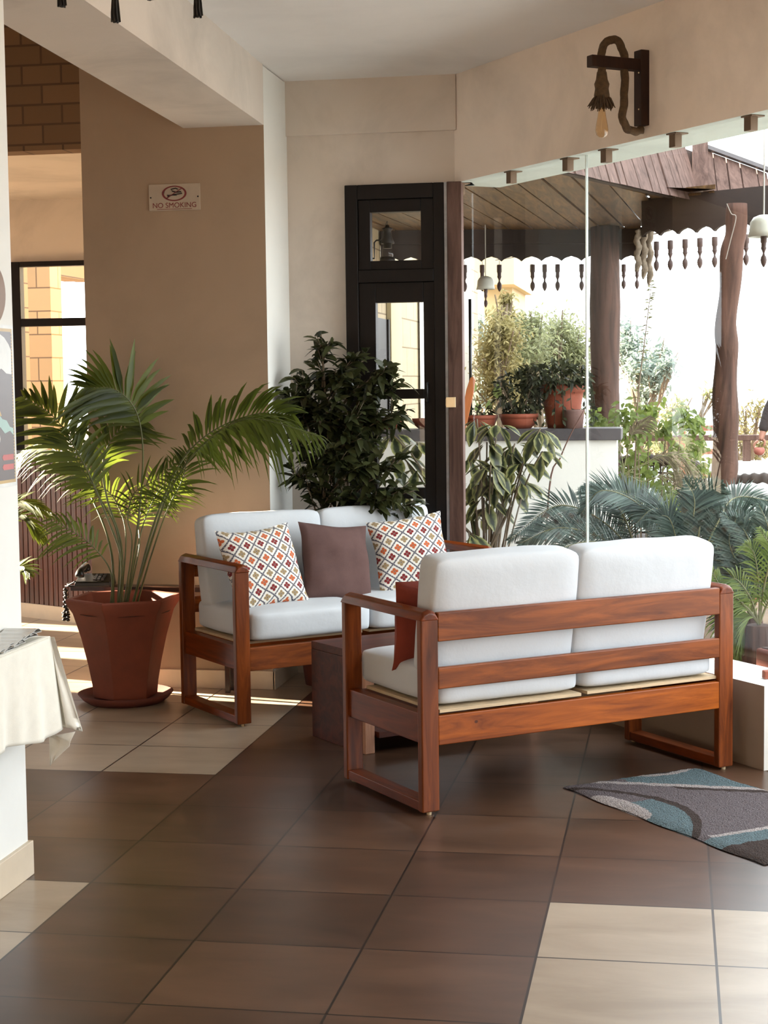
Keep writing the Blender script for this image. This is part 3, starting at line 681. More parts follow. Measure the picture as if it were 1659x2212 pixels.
# ================================================================== SIDE TABLE, PHONE, BEADS
tx0 = at_y(152, 1300, 3.28).x
M_st = wood('dark_side_table', (34, 18, 10), (66, 38, 22), .3, 0)
st = empty('side_table', ((tx0-.42)/2, 3.335, 0), 0, 'narrow dark side table against the wall behind the terracotta pot', 'table')
hx = (-.42-tx0)/2
MB().box((-hx, -.055, .535), (hx, .055, .56)).build('tabletop', M_st, st, bevel=.003)
for sx in (-.30, 1):
    for sy in (-1, 1): MB().box((sx*(hx-.02)-.012, sy*.04-.012, 0), (sx*(hx-.02)+.012, sy*.04+.012, .535)).build('leg', M_st, st)
ph = empty('telephone', (at_y(203, 1280, 3.30).x, 3.325, .56), R_(6), 'black corded desk telephone on the narrow side table behind the pot', 'telephone')
mb = MB(); mb.add([(-.10, -.07, 0), (.10, -.07, 0), (.10, .06, 0), (-.10, .06, 0), (-.095, -.065, .028), (.095, -.065, .028), (.095, .055, .062), (-.095, .055, .062)], [(0, 3, 2, 1), (4, 5, 6, 7), (0, 1, 5, 4), (1, 2, 6, 5), (2, 3, 7, 6), (3, 0, 4, 7)]); mb.build('body', M_black, ph, bevel=.008)
mb = MB(); P = spline([(-.065, -.075, .055), (-.065, -.06, .085), (-.065, 0, .095), (-.065, .05, .100), (-.065, .07, .075)], 12); mb.tube(P, [.024, .026, .022, .017, .016, .016, .016, .016, .017, .022, .026, .026, .024], 10); hset = mb.build('handset', M_black, ph, smooth=True)
mb = MB()
for i in range(3):
    for j in range(4): mb.box((.0+i*.022, -.05+j*.022, .030+j*.006), (.014+i*.022, -.036+j*.022, .043+j*.006))
mb.build('keypad', basic('dark_grey_keys', (52, 50, 50), .4), ph)
MB().tube(spline([(-.09, -.07, .03), (-.13, -.05, .01), (-.15, 0, .01), (-.13, .04, .01)], 20), .005, 6).build('cord', M_black, hset, smooth=True)
bd = tag(MB().build('bead_string', M_black), 'string of black beads hanging off the end of the narrow side table', 'beads')
mb = MB(); bp = at_y(142, 1290, 3.27)
random.seed(3)
for k in range(15):
    z = 1-k/15; mb.lathe([(0, -.010), (.008, -.006), (.011, 0), (.008, .006), (0, .010)], (bp.x+.006*math.sin(k*2.1), bp.y-.006*math.cos(k*1.7), .555-.010-k*.0085), 8)
for k in range(14): mb.lathe([(0, -.009), (.009, -.005), (.012, 0), (.009, .005), (0, .009)], (bp.x+random.uniform(-.018, .018), bp.y+random.uniform(-.015, .015), .43-random.random()*.055), 8)
mb.box((bp.x-.003, bp.y, .558), (bp.x+.05, bp.y+.02, .564))
bpy.data.objects.remove(bd); bd = tag(mb.build('bead_string', M_black, None, smooth=True), 'string of black beads hanging off the end of the narrow side table', 'beads')

# ================================================================== NO SMOKING SIGN
a = at_y(321, 399, 3.405); b = at_y(433, 453, 3.405); sw, shh = (b.x-a.x), abs(a.z-b.z)
sg = empty('no_smoking_sign', ((a.x+b.x)/2, 3.41, (a.z+b.z)/2), 0, 'beige metal NO SMOKING sign screwed to the wall above the palm', 'sign')
MB().box((-sw/2, -.008, -shh/2), (sw/2, 0, shh/2)).build('plate', basic('aged_sign_plate', (172, 156, 136), .4, .08, 8), sg, bevel=.002)
M_sred = basic('sign_red', (112, 26, 24), .5); M_sblk = basic('sign_black', (40, 30, 28), .5)
T2 = Matrix.Translation((.0, -.0085, -shh*.31)) @ Matrix.Rotation(R_(90), 4, 'X')
text_mesh('NO SMOKING', .038, .0006, M_sred, T2, sg, 'lettering', 0)
MB().box((-sw*.34, -.0095, -shh*.455), (sw*.34, -.008, -shh*.438)).build('underline', M_sred, sg)
mb = MB(); rx, rz_ = sw*.24, shh*.29; cz = shh*.14; nn = 40
for k in range(nn):
    t0, t1 = 2*math.pi*k/nn, 2*math.pi*(k+1)/nn
    q = [(rx*math.cos(t0), rz_*math.sin(t0)), (rx*math.cos(t1), rz_*math.sin(t1)), (rx*.84*math.cos(t1), rz_*.84*math.sin(t1)), (rx*.84*math.cos(t0), rz_*.84*math.sin(t0))]
    mb.add([(x, -.0095, z+cz) for x, z in q]+[(x, -.008, z+cz) for x, z in q], [(0, 1, 2, 3), (0, 4, 5, 1), (3, 2, 6, 7)])
mb.bar((-rx*.62, -.009, cz-rz_*.62), (rx*.62, -.009, cz+rz_*.62), .003, .010, 0, (0, 1, 0)); mb.build('prohibition_ring', M_sred, sg)
mb = MB(); mb.tube([(x*sw, -.0095, cz+z*shh) for x, z in ((-.13, -.10), (-.02, -.05), (.07, -.03), (.15, -.01), (.13, .05), (.04, .04), (-.03, .08), (-.06, .15), (.03, .19), (.07, .15))], .0035, 6); mb.bar((-sw*.14, -.0092, cz-shh*.06), (sw*.05, -.0092, cz-shh*.08), .003, .006, 0, (0, 1, 0)); mb.build('cigarette_symbol', M_sblk, sg)
for sx in (-1, 1): MB().lathe([(.0045, 0), (.0045, .002), (0, .003)], (sx*sw*.46, -.008, 0), 10, M=Matrix.Rotation(R_(90), 3, 'X')).build('screw', M_black, sg)

# ================================================================== ROPE WALL LAMP
M_bw = wood('dark_bracket_wood', (30, 16, 10), (62, 36, 22), .6, 2, coat=.05)
M_rope = basic('brown_rope', (86, 66, 44), .95, .3, 60, bmp=.8, bscale=120)
M_jute = basic('frayed_jute', (74, 56, 38), .95, .35, 80)
c0 = at_g(1395, 190, 0); 
lm = empty('wall_lamp', (c0.x, c0.y, c0.z), math.atan2(-GN.y, -GN.x), 'wooden bracket wall lamp with thick rope and clear bulb above the glass', 'lamp')
# local: x = into the room, y = along the wall, z up
zT = at_g(1390, 112).z-c0.z; zB = at_g(1390, 274).z-c0.z; za = at_g(1395, 133).z-c0.z
bbd = MB().box((0, -.028, zB), (.045, .028, zT)).build('back_board', M_bw, lm, bevel=.003)
MB().box((.04, -.022, za-.045), (.30, .022, za+.005)).build('arm', M_bw, lm, bevel=.003)
def rope(pts, r, n=70): return MB().tube(spline(pts, n), r, 12, 0, .16)
rope([(.235, 0, za-.10), (.235, .0, za-.02), (.235, 0, za+.03), (.20, .0, za+.075), (.155, 0, za+.078), (.12, .0, za+.03), (.115, 0, za-.05), (.115, 0, za-.16), (.125, 0, za-.25), (.10, 0, za-.30), (.05, 0, za-.31), (.02, 0, za-.30)], .0175).build('rope', M_rope, lm, smooth=True)
mb = MB(); mb.lathe([(.016, .11), (.022, .10), (.026, .07), (.034, .05), (.030, .03), (.035, .0), (.03, -.01), (0, -.01)][::-1], (.235, 0, za-.165), 14)
mb.build('rope_knot', M_rope, lm, smooth=True)
mb = MB(); random.seed(5)
for k in range(90):
    a = random.random()*6.28; d = V((math.cos(a), math.sin(a), -random.uniform(.5, 1.4))).normalized(); mb.tube([V((.235, 0, za-.15))+d*.02, V((.235, 0, za-.155))+d*.045, V((.235, 0, za-.165))+d*random.uniform(.055, .075)+V((0, 0, -.008))], [.005, .0045, .002], 5)
mb.build('jute_fringe', M_jute, lm)
M_bulb = glass_mat('amber_bulb_glass', (.93, .80, .60), 2.2)
MB().lathe([(.012, .0), (.014, -.02), (.020, -.06), (.027, -.095), (.029, -.115), (.024, -.135), (.012, -.146), (0, -.148)][::-1], (.235, 0, za-.20), 20).build('bulb', M_bulb, lm, smooth=True); blb = bpy.data.objects['bulb']
MB().tube([(.235, 0, za-.20), (.235, .006, za-.25), (.235, -.006, za-.30), (.235, 0, za-.32)], .0012, 5).build('filament', M_brass, blb)
for z in (zT-.10, zB+.07): MB().lathe([(.004, 0), (.003, .003)], (.046, .012, z), 8, M=Matrix.Rotation(R_(90), 3, 'Y')).build('screw', M_brass, bbd)

# ================================================================== SHELF WITH CLOTH AND MAGAZINES, POSTER
zt = .80; k0 = at_z(105, 1378, zt)
for _z in np.linspace(.6, 1.1, 200):
    q = at_z(105, 1378, _z)
    if q.y < -.02: zt = float(_z); k0 = q; break
xf = k0.x; yb = k0.y; xw = -.237; y_end = -.84
print('shelf', zt, k0)
sf = empty('wall_shelf', (xw, (yb+y_end)/2, zt), 0, 'narrow shelf on the white pillar hidden under a cream cloth', 'shelf')
SH = Matrix.Translation(-V((xw, (yb+y_end)/2, zt)))
def sbuild(mb, *a, **k): o = mb.build(*a, **k); o.data.transform(SH); return o
sbuild(MB().box((xw, y_end, zt-.035), (xf-.006, yb-.006, zt-.004)), 'shelf_board', M_tab, sf)
for yy in (-.20, -.62): sbuild(MB().prism([(0, 0), (.10, 0), (0, -.14)], -.012, .012, 0, Matrix.Translation((xw, yy, zt-.035)) @ Matrix.Rotation(R_(90), 4, 'X')), 'bracket', M_tab, sf)
# cloth: top sheet plus a falling front with folds and a pointed corner
dropz = at_y(60, 1583, yb-.25).z
def cloth():
    mb = MB(); nU, nV = 44, 26; drop = .30
    for j in range(nV+1):
        for i in range(nU+1):
            s_ = i/nU; y = y_end+(yb-y_end)*s_; t = j/nV
            d = t*drop*(1+.05*math.sin(s_*9)); rip = .010*math.sin(s_*17+1)*t+.006*math.sin(s_*41)*t
            mb.v.append((xf+.004+rip+.035*t*s_**6, y+.02*t*s_**4, zt+.003-d))
    mb.add([], []); W_ = nU+1
    for j in range(nV):
        for i in range(nU): mb.f.append((j*W_+i, j*W_+i+1, (j+1)*W_+i+1, (j+1)*W_+i)); mb.mi.append(0)
    o = len(mb.v)   # top
    for j in range(7):
        for i in range(nU+1): mb.v.append((xw+.001+(xf+.004-xw)*j/6, y_end+(yb-y_end)*i/nU, zt+.003))
    for j in range(6):
        for i in range(nU): mb.f.append((o+j*W_+i, o+j*W_+i+1, o+(j+1)*W_+i+1, o+(j+1)*W_+i)); mb.mi.append(0)
    # end drape at the far end: gathers into a flared fold and a hanging point
    A = []; cn = V((xf+.004, yb, zt+.003))
    rows = 22
    for j in range(rows+1):
        t = j/rows
        pts = []
        zf = zt+.003-.30*t*1.0
        e = V((xf+.039*t+.004, yb+.02*t, zf))                         # meets the front sheet
        f1 = at_y(105+58*t, 1378+200*t, yb+.02+.03*t)                     # outer flare edge
        f2 = V((xf+.02+.05*t, yb+.10*t, zf-.03*t))
        f3 = V((xw+.02+.03*t, yb+.012+.03*t, zf+.02*t))
        pts = [e, e.lerp(f1, .5)+V((.0, .01, 0))*t, f1, f1.lerp(f2, .5)+V((0, .03, 0))*t, f2, f2.lerp(f3, .5), f3]
        A.append(pts)
    o = len(mb.v)
    for r_ in A: mb.v += [tuple(q) for q in r_]
    k = len(A[0])
    for j in range(rows):
        for i in range(k-1): mb.f.append((o+j*k+i, o+j*k+i+1, o+(j+1)*k+i+1, o+(j+1)*k+i)); mb.mi.append(0)
    # pointed tail
    tail = [[at_y(86, 1570, yb+.02), at_y(120, 1588, yb+.05), at_y(163, 1580, yb+.05)],
            [at_y(106, 1592, yb+.03), at_y(130, 1600, yb+.06), at_y(152, 1602, yb+.05)],
            [at_y(107, 1618, yb+.04), at_y(128, 1615, yb+.06), at_y(150, 1612, yb+.055)],
            [at_y(108, 1654, yb+.045), at_y(112, 1648, yb+.05), at_y(118, 1642, yb+.05)]]
    o = len(mb.v)
    for r_ in tail: mb.v += [tuple(q) for q in r_]
    for j in range(3):
        for i in range(2): mb.f.append((o+j*3+i, o+j*3+i+1, o+(j+1)*3+i+1, o+(j+1)*3+i)); mb.mi.append(0)
    return mb
cl = tag(cloth().build('tablecloth', M_cloth, None, smooth=True), 'cream cloth draped over the narrow shelf with a pointed corner hanging', 'tablecloth')
sd = cl.modifiers.new('thick', 'SOLIDIFY'); sd.thickness = .003
M_mag = basic('glossy_cover', (196, 196, 192), .25, .12, 6); M_magd = basic('dark_page_edge', (60, 44, 38), .6)
mags = [(.0, 0, 0), (.004, .035, 6), (-.004, .07, -4), (.006, .105, 4), (0, .14, 9), (.004, .19, -3), (-.003, .24, 3)]
labs = ['folded leaflet lying lowest in front on the cream cloth', 'second folded leaflet from the front on the cream cloth', 'third folded leaflet in the fan on the cream cloth', 'fourth folded leaflet in the fan on the cream cloth', 'fifth folded leaflet in the fan on the cream cloth', 'folded leaflet near the back of the fan on the cream cloth', 'backmost folded leaflet beside the cloth corner']
for k, (dx, dy, rz) in enumerate(mags):
    mb = MB(); n = 10; wy_ = .11; wx = .105; th = .0016
    prof = [(i/n, .012*math.sin(math.pi*(i/n)**1.6)) for i in range(n+1)]
    for lay, off in ((0, 0), (1, .0)):
        vs = []
        for (t, h) in prof:
            hh = (h*.12 if lay == 0 else h)+.0006+lay*.002
            for xx in (-wx/2, wx/2): vs += [(xx, -wy_/2+wy_*t, hh), (xx, -wy_/2+wy_*t, hh+th)]
        fs = []
        for i in range(n): a = i*4; b = a+4; fs += [(a, a+2, b+2, b), (a+1, b+1, b+3, a+3), (a, b, b+1, a+1), (a+2, a+3, b+3, b+2)]
        fs += [(0, 1, 3, 2), (n*4, n*4+2, n*4+3, n*4+1)]
        mb.add(vs, fs, 0)
    ob = tag(mb.build('leaflet', [M_mag, M_magd]), labs[k], 'leaflet', 'leaflets fanned on the cloth'); ob.location = ((xw+xf)/2+.002+dx, yb-.36+dy*1.15, zt+.004+k*.0035); ob.rotation_euler = (R_(-2.2), 0, R_(rz))
# poster on the pillar face
X_ = -.237
def pface(u, v): d = ray(u, v); return CAM+d*((X_-CAM.x)/d.x)
p0 = pface(35, 1048); p1 = pface(26, 703); yw = .42
ps = empty('poster', (X_, p0.y-yw/2, (p0.z+p1.z)/2), 0, 'dark poster with a gold scalloped edge on the white pillar', 'poster')
PH = (p1.z-p0.z)
M_pd = basic('poster_grey', (92, 84, 84), .35, .08, 4); M_pg = basic('poster_gold', (178, 150, 96), .4); M_pw = basic('poster_white', (206, 208, 204), .4); M_pt = basic('poster_teal', (150, 182, 174), .4); M_pr = basic('poster_red', (176, 84, 80), .4)
MB().box((.0, -yw/2, -PH/2), (.004, yw/2, PH/2)).build('sheet', M_pw, ps)
MB().box((.004, -yw/2+.012, -PH/2+.012), (.0045, yw/2-.012, PH/2-.012)).build('border', M_pg, ps)
mb = MB(); mb.box((.0045, -yw/2+.022, -PH/2+.022), (.005, yw/2-.022, PH/2-.022))
n = 48
for k in range(n):
    z = -PH/2+.024+(PH-.048)*k/n
    mb.box((.0045, yw/2-.023, z), (.005, yw/2-.0165, z+(PH-.048)/n*.55))
mb.build('picture_ground', M_pd, ps)
def blob(pts, mat, name, x=.0055):
    mb = MB(); mb.add([(x, yw/2-a*yw, -PH/2+b*PH) for a, b in pts], [tuple(range(len(pts)))]); return mb.build(name, mat, ps)
blob([(.06, .845), (.10, .88), (.18, .92), (.30, .95), (.5, .95), (.6, .9), (.6, .72), (.45, .71), (.34, .70), (.26, .73), (.22, .72), (.16, .70), (.06, .695)], M_pw, 'cloud_shape')
blob([(.055, .36), (.12, .37), (.18, .41), (.26, .42), (.34, .46), (.5, .47), (.5, .40), (.3, .37), (.22, .33), (.12, .345), (.055, .315)], M_pt, 'wave_shape')
blob([(.30, .47), (.34, .55), (.42, .60), (.55, .58), (.55, .47), (.38, .43), (.27, .44)], M_pg, 'ornament_shape')
for z in (.105, .165): blob([(.065, z), (.065, z+.035), (.26, z+.035), (.285, z+.018), (.26, z)], M_pr, 'red_tag', .0056)
pq = [(.40+.09*math.cos(a), .30+.05*math.sin(a)) for a in [k*.3927 for k in range(16)]]
blob(pq, M_pw, 'wheel_rim', .0056); blob([(.40+(x-.40)*.7, .30+(y-.30)*.7) for x, y in pq], M_pd, 'wheel_hub', .006)
ob = pface(0, 636); pl = tag(MB().lathe([(.10, 0), (.10, .012), (.09, .018), (0, .018)], (0, 0, 0), 32, M=Matrix.Rotation(R_(90), 3, 'Y')).build('wall_plaque', basic('brown_disc', (140, 116, 100), .5), None, smooth=True), 'round brown disc on the pillar above the poster', 'plaque'); pl.location = (X_, ob.y-.088, ob.z)

# ================================================================== TASSELLED LAMP NEAR THE CEILING (close to the camera)
YT = CAM.y+3.4
tl = at_y(280, -60, YT); lampc = V((tl.x, YT, tl.z+.02))
tp = empty('tasselled_lampshade', lampc, 0, 'hanging lampshade just above the frame, only its black tassels showing', 'lamp')
RT = .155
MB().lathe([(RT*.55, .22), (RT, 0), (RT*.98, 0), (RT*.53, .22)], (0, 0, 0), 32, cap=False).build('shade', basic('dark_shade_cloth', (50, 38, 30), .9), tp, smooth=True)
MB().tube([(0, 0, .2), (0, 0, 3.275-lampc.z)], .004, 6).build('cord', M_black, tp)
MB().tube([(-RT*.55, 0, .21), (RT*.55, 0, .21)], .003, 6).build('shade_spider', M_black, tp)
for k, (u, v) in enumerate(((134, 17), (250, 50), (325, 2), (428, 39))):
    x = at_y(u, v, YT).x-lampc.x
    x = max(-RT*.985, min(RT*.985, x)); yy = -math.sqrt(max(0, RT*RT-x*x))*(1 if k != 2 else -1)
    q = at_y(u, v, YT+yy)-lampc
    mb = MB(); mb.tube([(q.x, yy, .0), (q.x, yy, q.z+.085)], .002, 5); mb.lathe([(0, .092), (.008, .085), (.011, .076), (.007, .066)][::-1], (q.x, yy, q.z), 10)
    for j in range(20):
        a = j*.3927*2.3; rr = .0056*(.4+.6*(j % 3)/2); mb.tube([(q.x+rr*.6*math.cos(a), yy+rr*.6*math.sin(a), q.z+.07), (q.x+rr*1.3*math.cos(a), yy+rr*1.3*math.sin(a), q.z+.02), (q.x+rr*1.5*math.cos(a+.3), yy+rr*1.5*math.sin(a+.3), q.z+random.uniform(0, .005))], .0023, 5)
    mb.build('tassel', M_black, tp)

# ================================================================== FICUS BEHIND THE FAR SOFA
M_fic = leaf_mat('ficus_leaf', (32, 38, 20), (78, 82, 50), .30, .22)
M_bark = basic('grey_bark', (110, 96, 78), .8, .2, 20)
FC = at_z(0, 0, 0) if False else V((.02, 3.62, 0))
fc = empty('potted_ficus', FC, 0, 'bushy dark ficus behind the far sofa, against the dark door', 'plant')
MB().lathe([(.11, 0), (.15, .28), (.16, .30), (.135, .30), (.13, .27)], (0, 0, 0), 24).build('pot', M_terra2, fc, smooth=True)
MB().lathe([(.135, .262), (0, .27)], (0, 0, 0), 20).build('soil', M_soil, fc)
random.seed(11)
br = MB(); lf = MB()
tips = [(700, 765, 0), (655, 835, 0), (625, 868, -.05), (640, 945, 0), (652, 1035, -.05), (690, 1065, .0), (770, 785, .05), (840, 805, .0), (862, 835, .0), (800, 905, 0), (765, 955, -.1), (850, 1015, -.1), (895, 1060, -.1), (885, 1090, 0), (720, 880, -.08), (735, 1000, -.1), (672, 915, 0), (845, 915, .05), (700, 980, -.1), (790, 1020, -.1), (740, 830, 0), (790, 850, 0), (680, 1010, 0), (760, 1070, -.1), (820, 1080, -.1), (700, 820, .03), (715, 935, .02), (775, 900, -.12), (745, 960, 0), (665, 880, 0), (730, 1050, 0), (810, 970, 0), (865, 890, -.03), (690, 900, -.1)]
mid = spline([(0, 0, .27), (.02, 0, .7), (-.01, .02, 1.1), (.02, 0, 1.5), (0, 0, 1.9)], 12); br.tube(mid, [.018-.0012*i for i in range(13)], 8)
br.tube(spline([(.03, .02, .27), (.10, .02, .7), (.14, .0, 1.1), (.10, 0, 1.5)], 10), .009, 7)
for (u, v, dy) in tips:
    e = at_y(u, v, FC.y+dy)-FC
    z0 = max(.5, e.z-random.uniform(.18, .4)); b = V((0, 0, z0)); c = b.lerp(e, .55)+V((0, 0, .06)); P = spline([b, c, e], 8); br.tube(P, [.006-.0005*i for i in range(9)], 5)
    for tw in range(9):
        t = random.uniform(.45, 1.0); p = P[min(8, int(t*8))]; d = (e-b).normalized()+V((random.uniform(-1, 1), random.uniform(-1, 1), random.uniform(-.5, .9)))*.8; d.normalize(); Lw = random.uniform(.05, .13)
        q = p+d*Lw; br.tube([p, q], .0022, 4)
        for k in range(7):
            pp = p.lerp(q, (k+1)/7); ld = (d*.7+V((random.uniform(-1, 1), random.uniform(-1, 1), random.uniform(-.9, .5)))).normalized()
            lf.leaf(pp, ld, V((random.uniform(-.6, .6), random.uniform(-.9, .1), 1)), random.uniform(.06, .105), random.uniform(.028, .042), .3, 4, 0, .25, 3 if k % 2 else 0)
br.build('stems', M_bark, fc, smooth=True); lf.build('foliage', M_fic, fc, smooth=True)

# ================================================================== OUTSIDE: PAVILION ROOF AND POSTS
random.seed(21)
ZD = 2.78
P1 = at_z(1225, 372, 2.76); P2 = at_z(1516, 438, 2.76); PRr = at_z(1760, 446, 2.76)
R0 = at_z(1386, 512, 2.55); R1 = at_z(1545, 499, 2.55); R2 = at_z(1700, 468, 2.55); R2 = R1+(R1-R0).normalized()*1.2
L0 = at_z(760, 568, 2.55); L1 = at_z(1386, 562, 2.55); L0 = V((-.35, L0.y, 0))
pav = empty('pavilion', (1.5, 7, 0), 0, 'open timber pavilion outside the glass with board clad roof and scalloped valance', 'pavilion')
PSH = Matrix.Translation(-V((1.5, 7, 0)))
def pb(mb, *a, **k): o = mb.build(*a, **k); o.data.transform(PSH); return o
ga = G0+GN*.36
_n = V((-(P2-P1).y, (P2-P1).x, 0)).normalized(); _n = _n if _n.y > 0 else -_n
poly = [V((-.34, 4.1, 0)), ga, P1+_n*.16, P2+_n*.16, R1, R0, L1, V((-.34, L0.y, 0))]
pb(MB().prism([p[:2] for p in poly], ZD+.03, ZD+.06), 'roof_deck', M_deckw, pav)
# planks under the deck, each a strip following the roof
mb = MB()
dirp = at_z(1120, 520, 2.78)-at_z(1010, 462, 2.78); dirp.z = 0; dirp.normalize(); nrm_ = V((dirp.y, -dirp.x, 0))
import bmesh as _b
bm = bmesh.new(); vs = [bm.verts.new((p.x, p.y, ZD)) for p in poly]; bm.faces.new(vs)
for k in range(-40, 60):
    bmesh.ops.bisect_plane(bm, geom=bm.verts[:]+bm.edges[:]+bm.faces[:], plane_co=nrm_*(k*.17), plane_no=nrm_)
bmesh.ops.split_edges(bm, edges=[e for e in bm.edges if len(e.link_faces) > 1])
for f in list(bm.faces):
    c = f.calc_center_median()
    h = random.uniform(0, .012)
    for v in f.verts: v.co = c+(v.co-c)*.965 if False else v.co; v.co.z += h
    # pull in perpendicular to the boards for a gap
    for v in f.verts:
        s_ = (v.co-c).dot(nrm_); v.co -= nrm_*(.007 if s_ > 0 else -.007)
r = bmesh.ops.extrude_face_region(bm, geom=bm.faces[:]); 
for g in r['geom']:
    if isinstance(g, bmesh.types.BMVert): g.co.z += .015
bm.verts.index_update(); mb.add([v.co.copy() for v in bm.verts], [tuple(v.index for v in f.verts) for f in bm.faces]); bm.free()
pb(mb, 'roof_planks', M_deckw, pav)
def valance(a, b, z0, z1, per, th=.03):
    a = V((a.x, a.y, 0)); b = V((b.x, b.y, 0)); L = (b-a).length; d = (b-a)/L; n = V((-d.y, d.x, 0)); mb = MB(); k = max(1, round(L/per)); sub = 8
    for i in range(k):
        for j in range(sub):
            def zz(t):
                u = abs(t-.5)*2
                return z0+(.032*(1-u**2.4) if u < 1 else 0)+(.006 if u < .13 else 0)
            s0 = (i+j/sub)*L/k; s1 = (i+(j+1)/sub)*L/k; q = [a+d*s0, a+d*s1]; za, zb_ = zz(j/sub), zz((j+1)/sub)
            f = [q[0]+V((0, 0, za)), q[1]+V((0, 0, zb_)), q[1]+V((0, 0, z1)), q[0]+V((0, 0, z1))]
            mb.add(f+[p+n*th for p in f], [(0, 1, 2, 3), (7, 6, 5, 4), (0, 4, 5, 1)])
    return mb
pb(valance(V((-.34, L0.y, 0)), L1, 2.55, 2.80, .155), 'valance', M_valance, pav)
pb(valance(L1, R0, 2.55, 2.80, .15), 'valance', M_valance, pav)
pb(valance(R0, R2, 2.55, 2.80, .135), 'valance', M_valance, pav)
pb(MB().bar(P1+V((-.08, .12, .05)), P2+V((-.08, .12, .05)), .05, .06), 'eave_beam', M_valance, pav)
pb(MB().bar(V((L1.x, L1.y, 2.74)), V((-.34, L0.y, 2.74)), .10, .12), 'eave_beam', M_valance, pav)
pb(MB().bar(P2+V((0, .12, .03)), PRr+V((0, .12, .03)), .05, .08), 'eave_beam', M_valance, pav)
def boards(a, b, h0, h1, lean, wd, name):
    L = (b-a).length; d = (b-a).normalized(); n = V((-d.y, d.x, 0)); n = n if n.y > 0 else -n; mb = MB(); s_ = 0
    while s_ < L:
        w_ = wd*random.uniform(.75, 1.15); e = min(L, s_+w_-.012); o_ = random.uniform(0, .012)
        hA = h0+(h1-h0)*s_/L; hB = h0+(h1-h0)*e/L; q0 = a+d*s_-n*o_; q1 = a+d*e-n*o_
        f = [q0, q1, q1+n*lean+V((0, 0, hB))+d*.06*(lean > .1), q0+n*lean+V((0, 0, hA))+d*.06*(lean > .1)]
        mb.add(f+[p+n*.018+V((0, 0, .004)) for p in f], [(0, 1, 2, 3), (7, 6, 5, 4), (0, 4, 5, 1), (1, 5, 6, 2), (2, 6, 7, 3), (3, 7, 4, 0)]); s_ += w_
    mb2 = MB(); q = [a+n*.03+V((0, 0, .02)), b+n*.03+V((0, 0, .02)), b+n*(lean+.03)+V((0, 0, h1-.01)), a+n*(lean+.03)+V((0, 0, h0-.01))]
    mb2.add(q+[p+n*.02 for p in q], [(0, 1, 2, 3), (7, 6, 5, 4), (0, 4, 5, 1), (1, 5, 6, 2), (2, 6, 7, 3), (3, 7, 4, 0)]); pb(mb2, 'board_backing', M_valance, pav)
    return pb(mb, name, M_weather, pav)
boards(P1, P2, .44, .43, .16, .115, 'roof_boards')
boards(P2-V((0, .02, 0)), PRr, .375, .14, .16, .115, 'roof_boards')
pb(MB().bar(P2+V((0, .15, .385)), PRr+V((0, .15, .15)), .05, .025), 'ridge_cap', M_cap, pav)
pb(MB().bar(P2+V((-.01, -.02, 0)), P2+V((-.01, .15, .43)), .10, .03, 0, (0, 1, 0)), 'corner_board', M_weather, pav)
pt = at_y(1307, 800, 12.7-5.04)
rr = [.116]*15
pb(MB().tube([(pt.x+.004*math.sin(k*.9), pt.y, -.1+2.90*k/14) for k in range(15)], [.112+.005*math.sin(k*1.3) for k in range(15)], 16, 0, .04), 'post', M_trunk, pav, smooth=True)
YP = 10.35-5.04
cen = [(1592, 440), (1590, 500), (1582, 540), (1577, 620), (1568, 700), (1570, 760), (1566, 850), (1568, 930), (1566, 1000), (1562, 1060), (1560, 1180), (1560, 1330)]
wds = [21, 22, 24, 22, 22, 24, 26, 27, 27, 25, 24, 24]
pp = [at_y(u, v, YP) for u, v in cen]
pb(MB().tube(spline(pp, 44), [float(np.interp(k/44*11, range(12), wds))*10.35/FPX*(1+.05*math.sin(k*.8)) for k in range(45)], 16, 0, .025), 'post', M_trunk, pav, smooth=True)
pb(MB().tube(spline([at_y(1570, 440, YP-.08), at_y(1580, 462, YP-.09), at_y(1590, 470, YP-.1), at_y(1578, 520, YP-.1), at_y(1568, 560, YP-.1)], 20), .0035, 5), 'wire', basic('pale_wire', (120, 112, 102), .6), pav)
pb(MB().tube(spline([at_y(1070, 562, L1.y-.04), at_y(1120, 553, L1.y-.04), at_y(1175, 533, L1.y-.04), at_y(1215, 536, L1.y-.04)], 16), .004, 5), 'wire', basic('grey_wire', (150, 140, 128), .6), pav)
pb(MB().tube(spline([at_y(1410, 506, R0.y-.05), at_y(1450, 497, R0.y-.05), at_y(1490, 475, R0.y-.05), at_y(1512, 457, R0.y-.05)], 16), .005, 5), 'wire', basic('pale_wire2', (168, 156, 140), .6), pav)
# low roof edge of the neighbouring porch near the top right corner
e0 = at_z(1525, 292, 3.0); 
# turned pendants
M_pend = basic('turned_wood', (70, 50, 44), .55, .15, 20)
prof = [(0, -.205), (.008, -.195), (.016, -.178), (.019, -.160), (.016, -.142), (.008, -.130), (.006, -.118), (.010, -.106), (.015, -.096), (.017, -.086), (.013, -.082), (.017, -.077), (.013, -.073), (.017, -.068), (.014, -.064), (.019, -.055), (.019, -.003), (.017, 0), (.0015, .001), (.0015, .03)]
me0 = None
def pend(p, label, big=1.0):
    global me0
    if me0 is None:
        o = MB().lathe(prof, (0, 0, 0), 12).build('turned_pendant', M_pend, None, smooth=True); me0 = o.data
    else:
        o = bpy.data.objects.new('turned_pendant', me0); COL.objects.link(o)
    o.location = p; o.scale = (big, big, big)
    return tag(o, label, 'pendant', 'turned wooden pendants along the valance')
def onseg(a, b, u):
    """point of the valance line seen in photo column u"""
    d = ray(u, 560); n = V((-(b-a).y, (b-a).x, 0)); t = (a-CAM).dot(n)/V((d.x, d.y, 0)).dot(n); return CAM+d*t
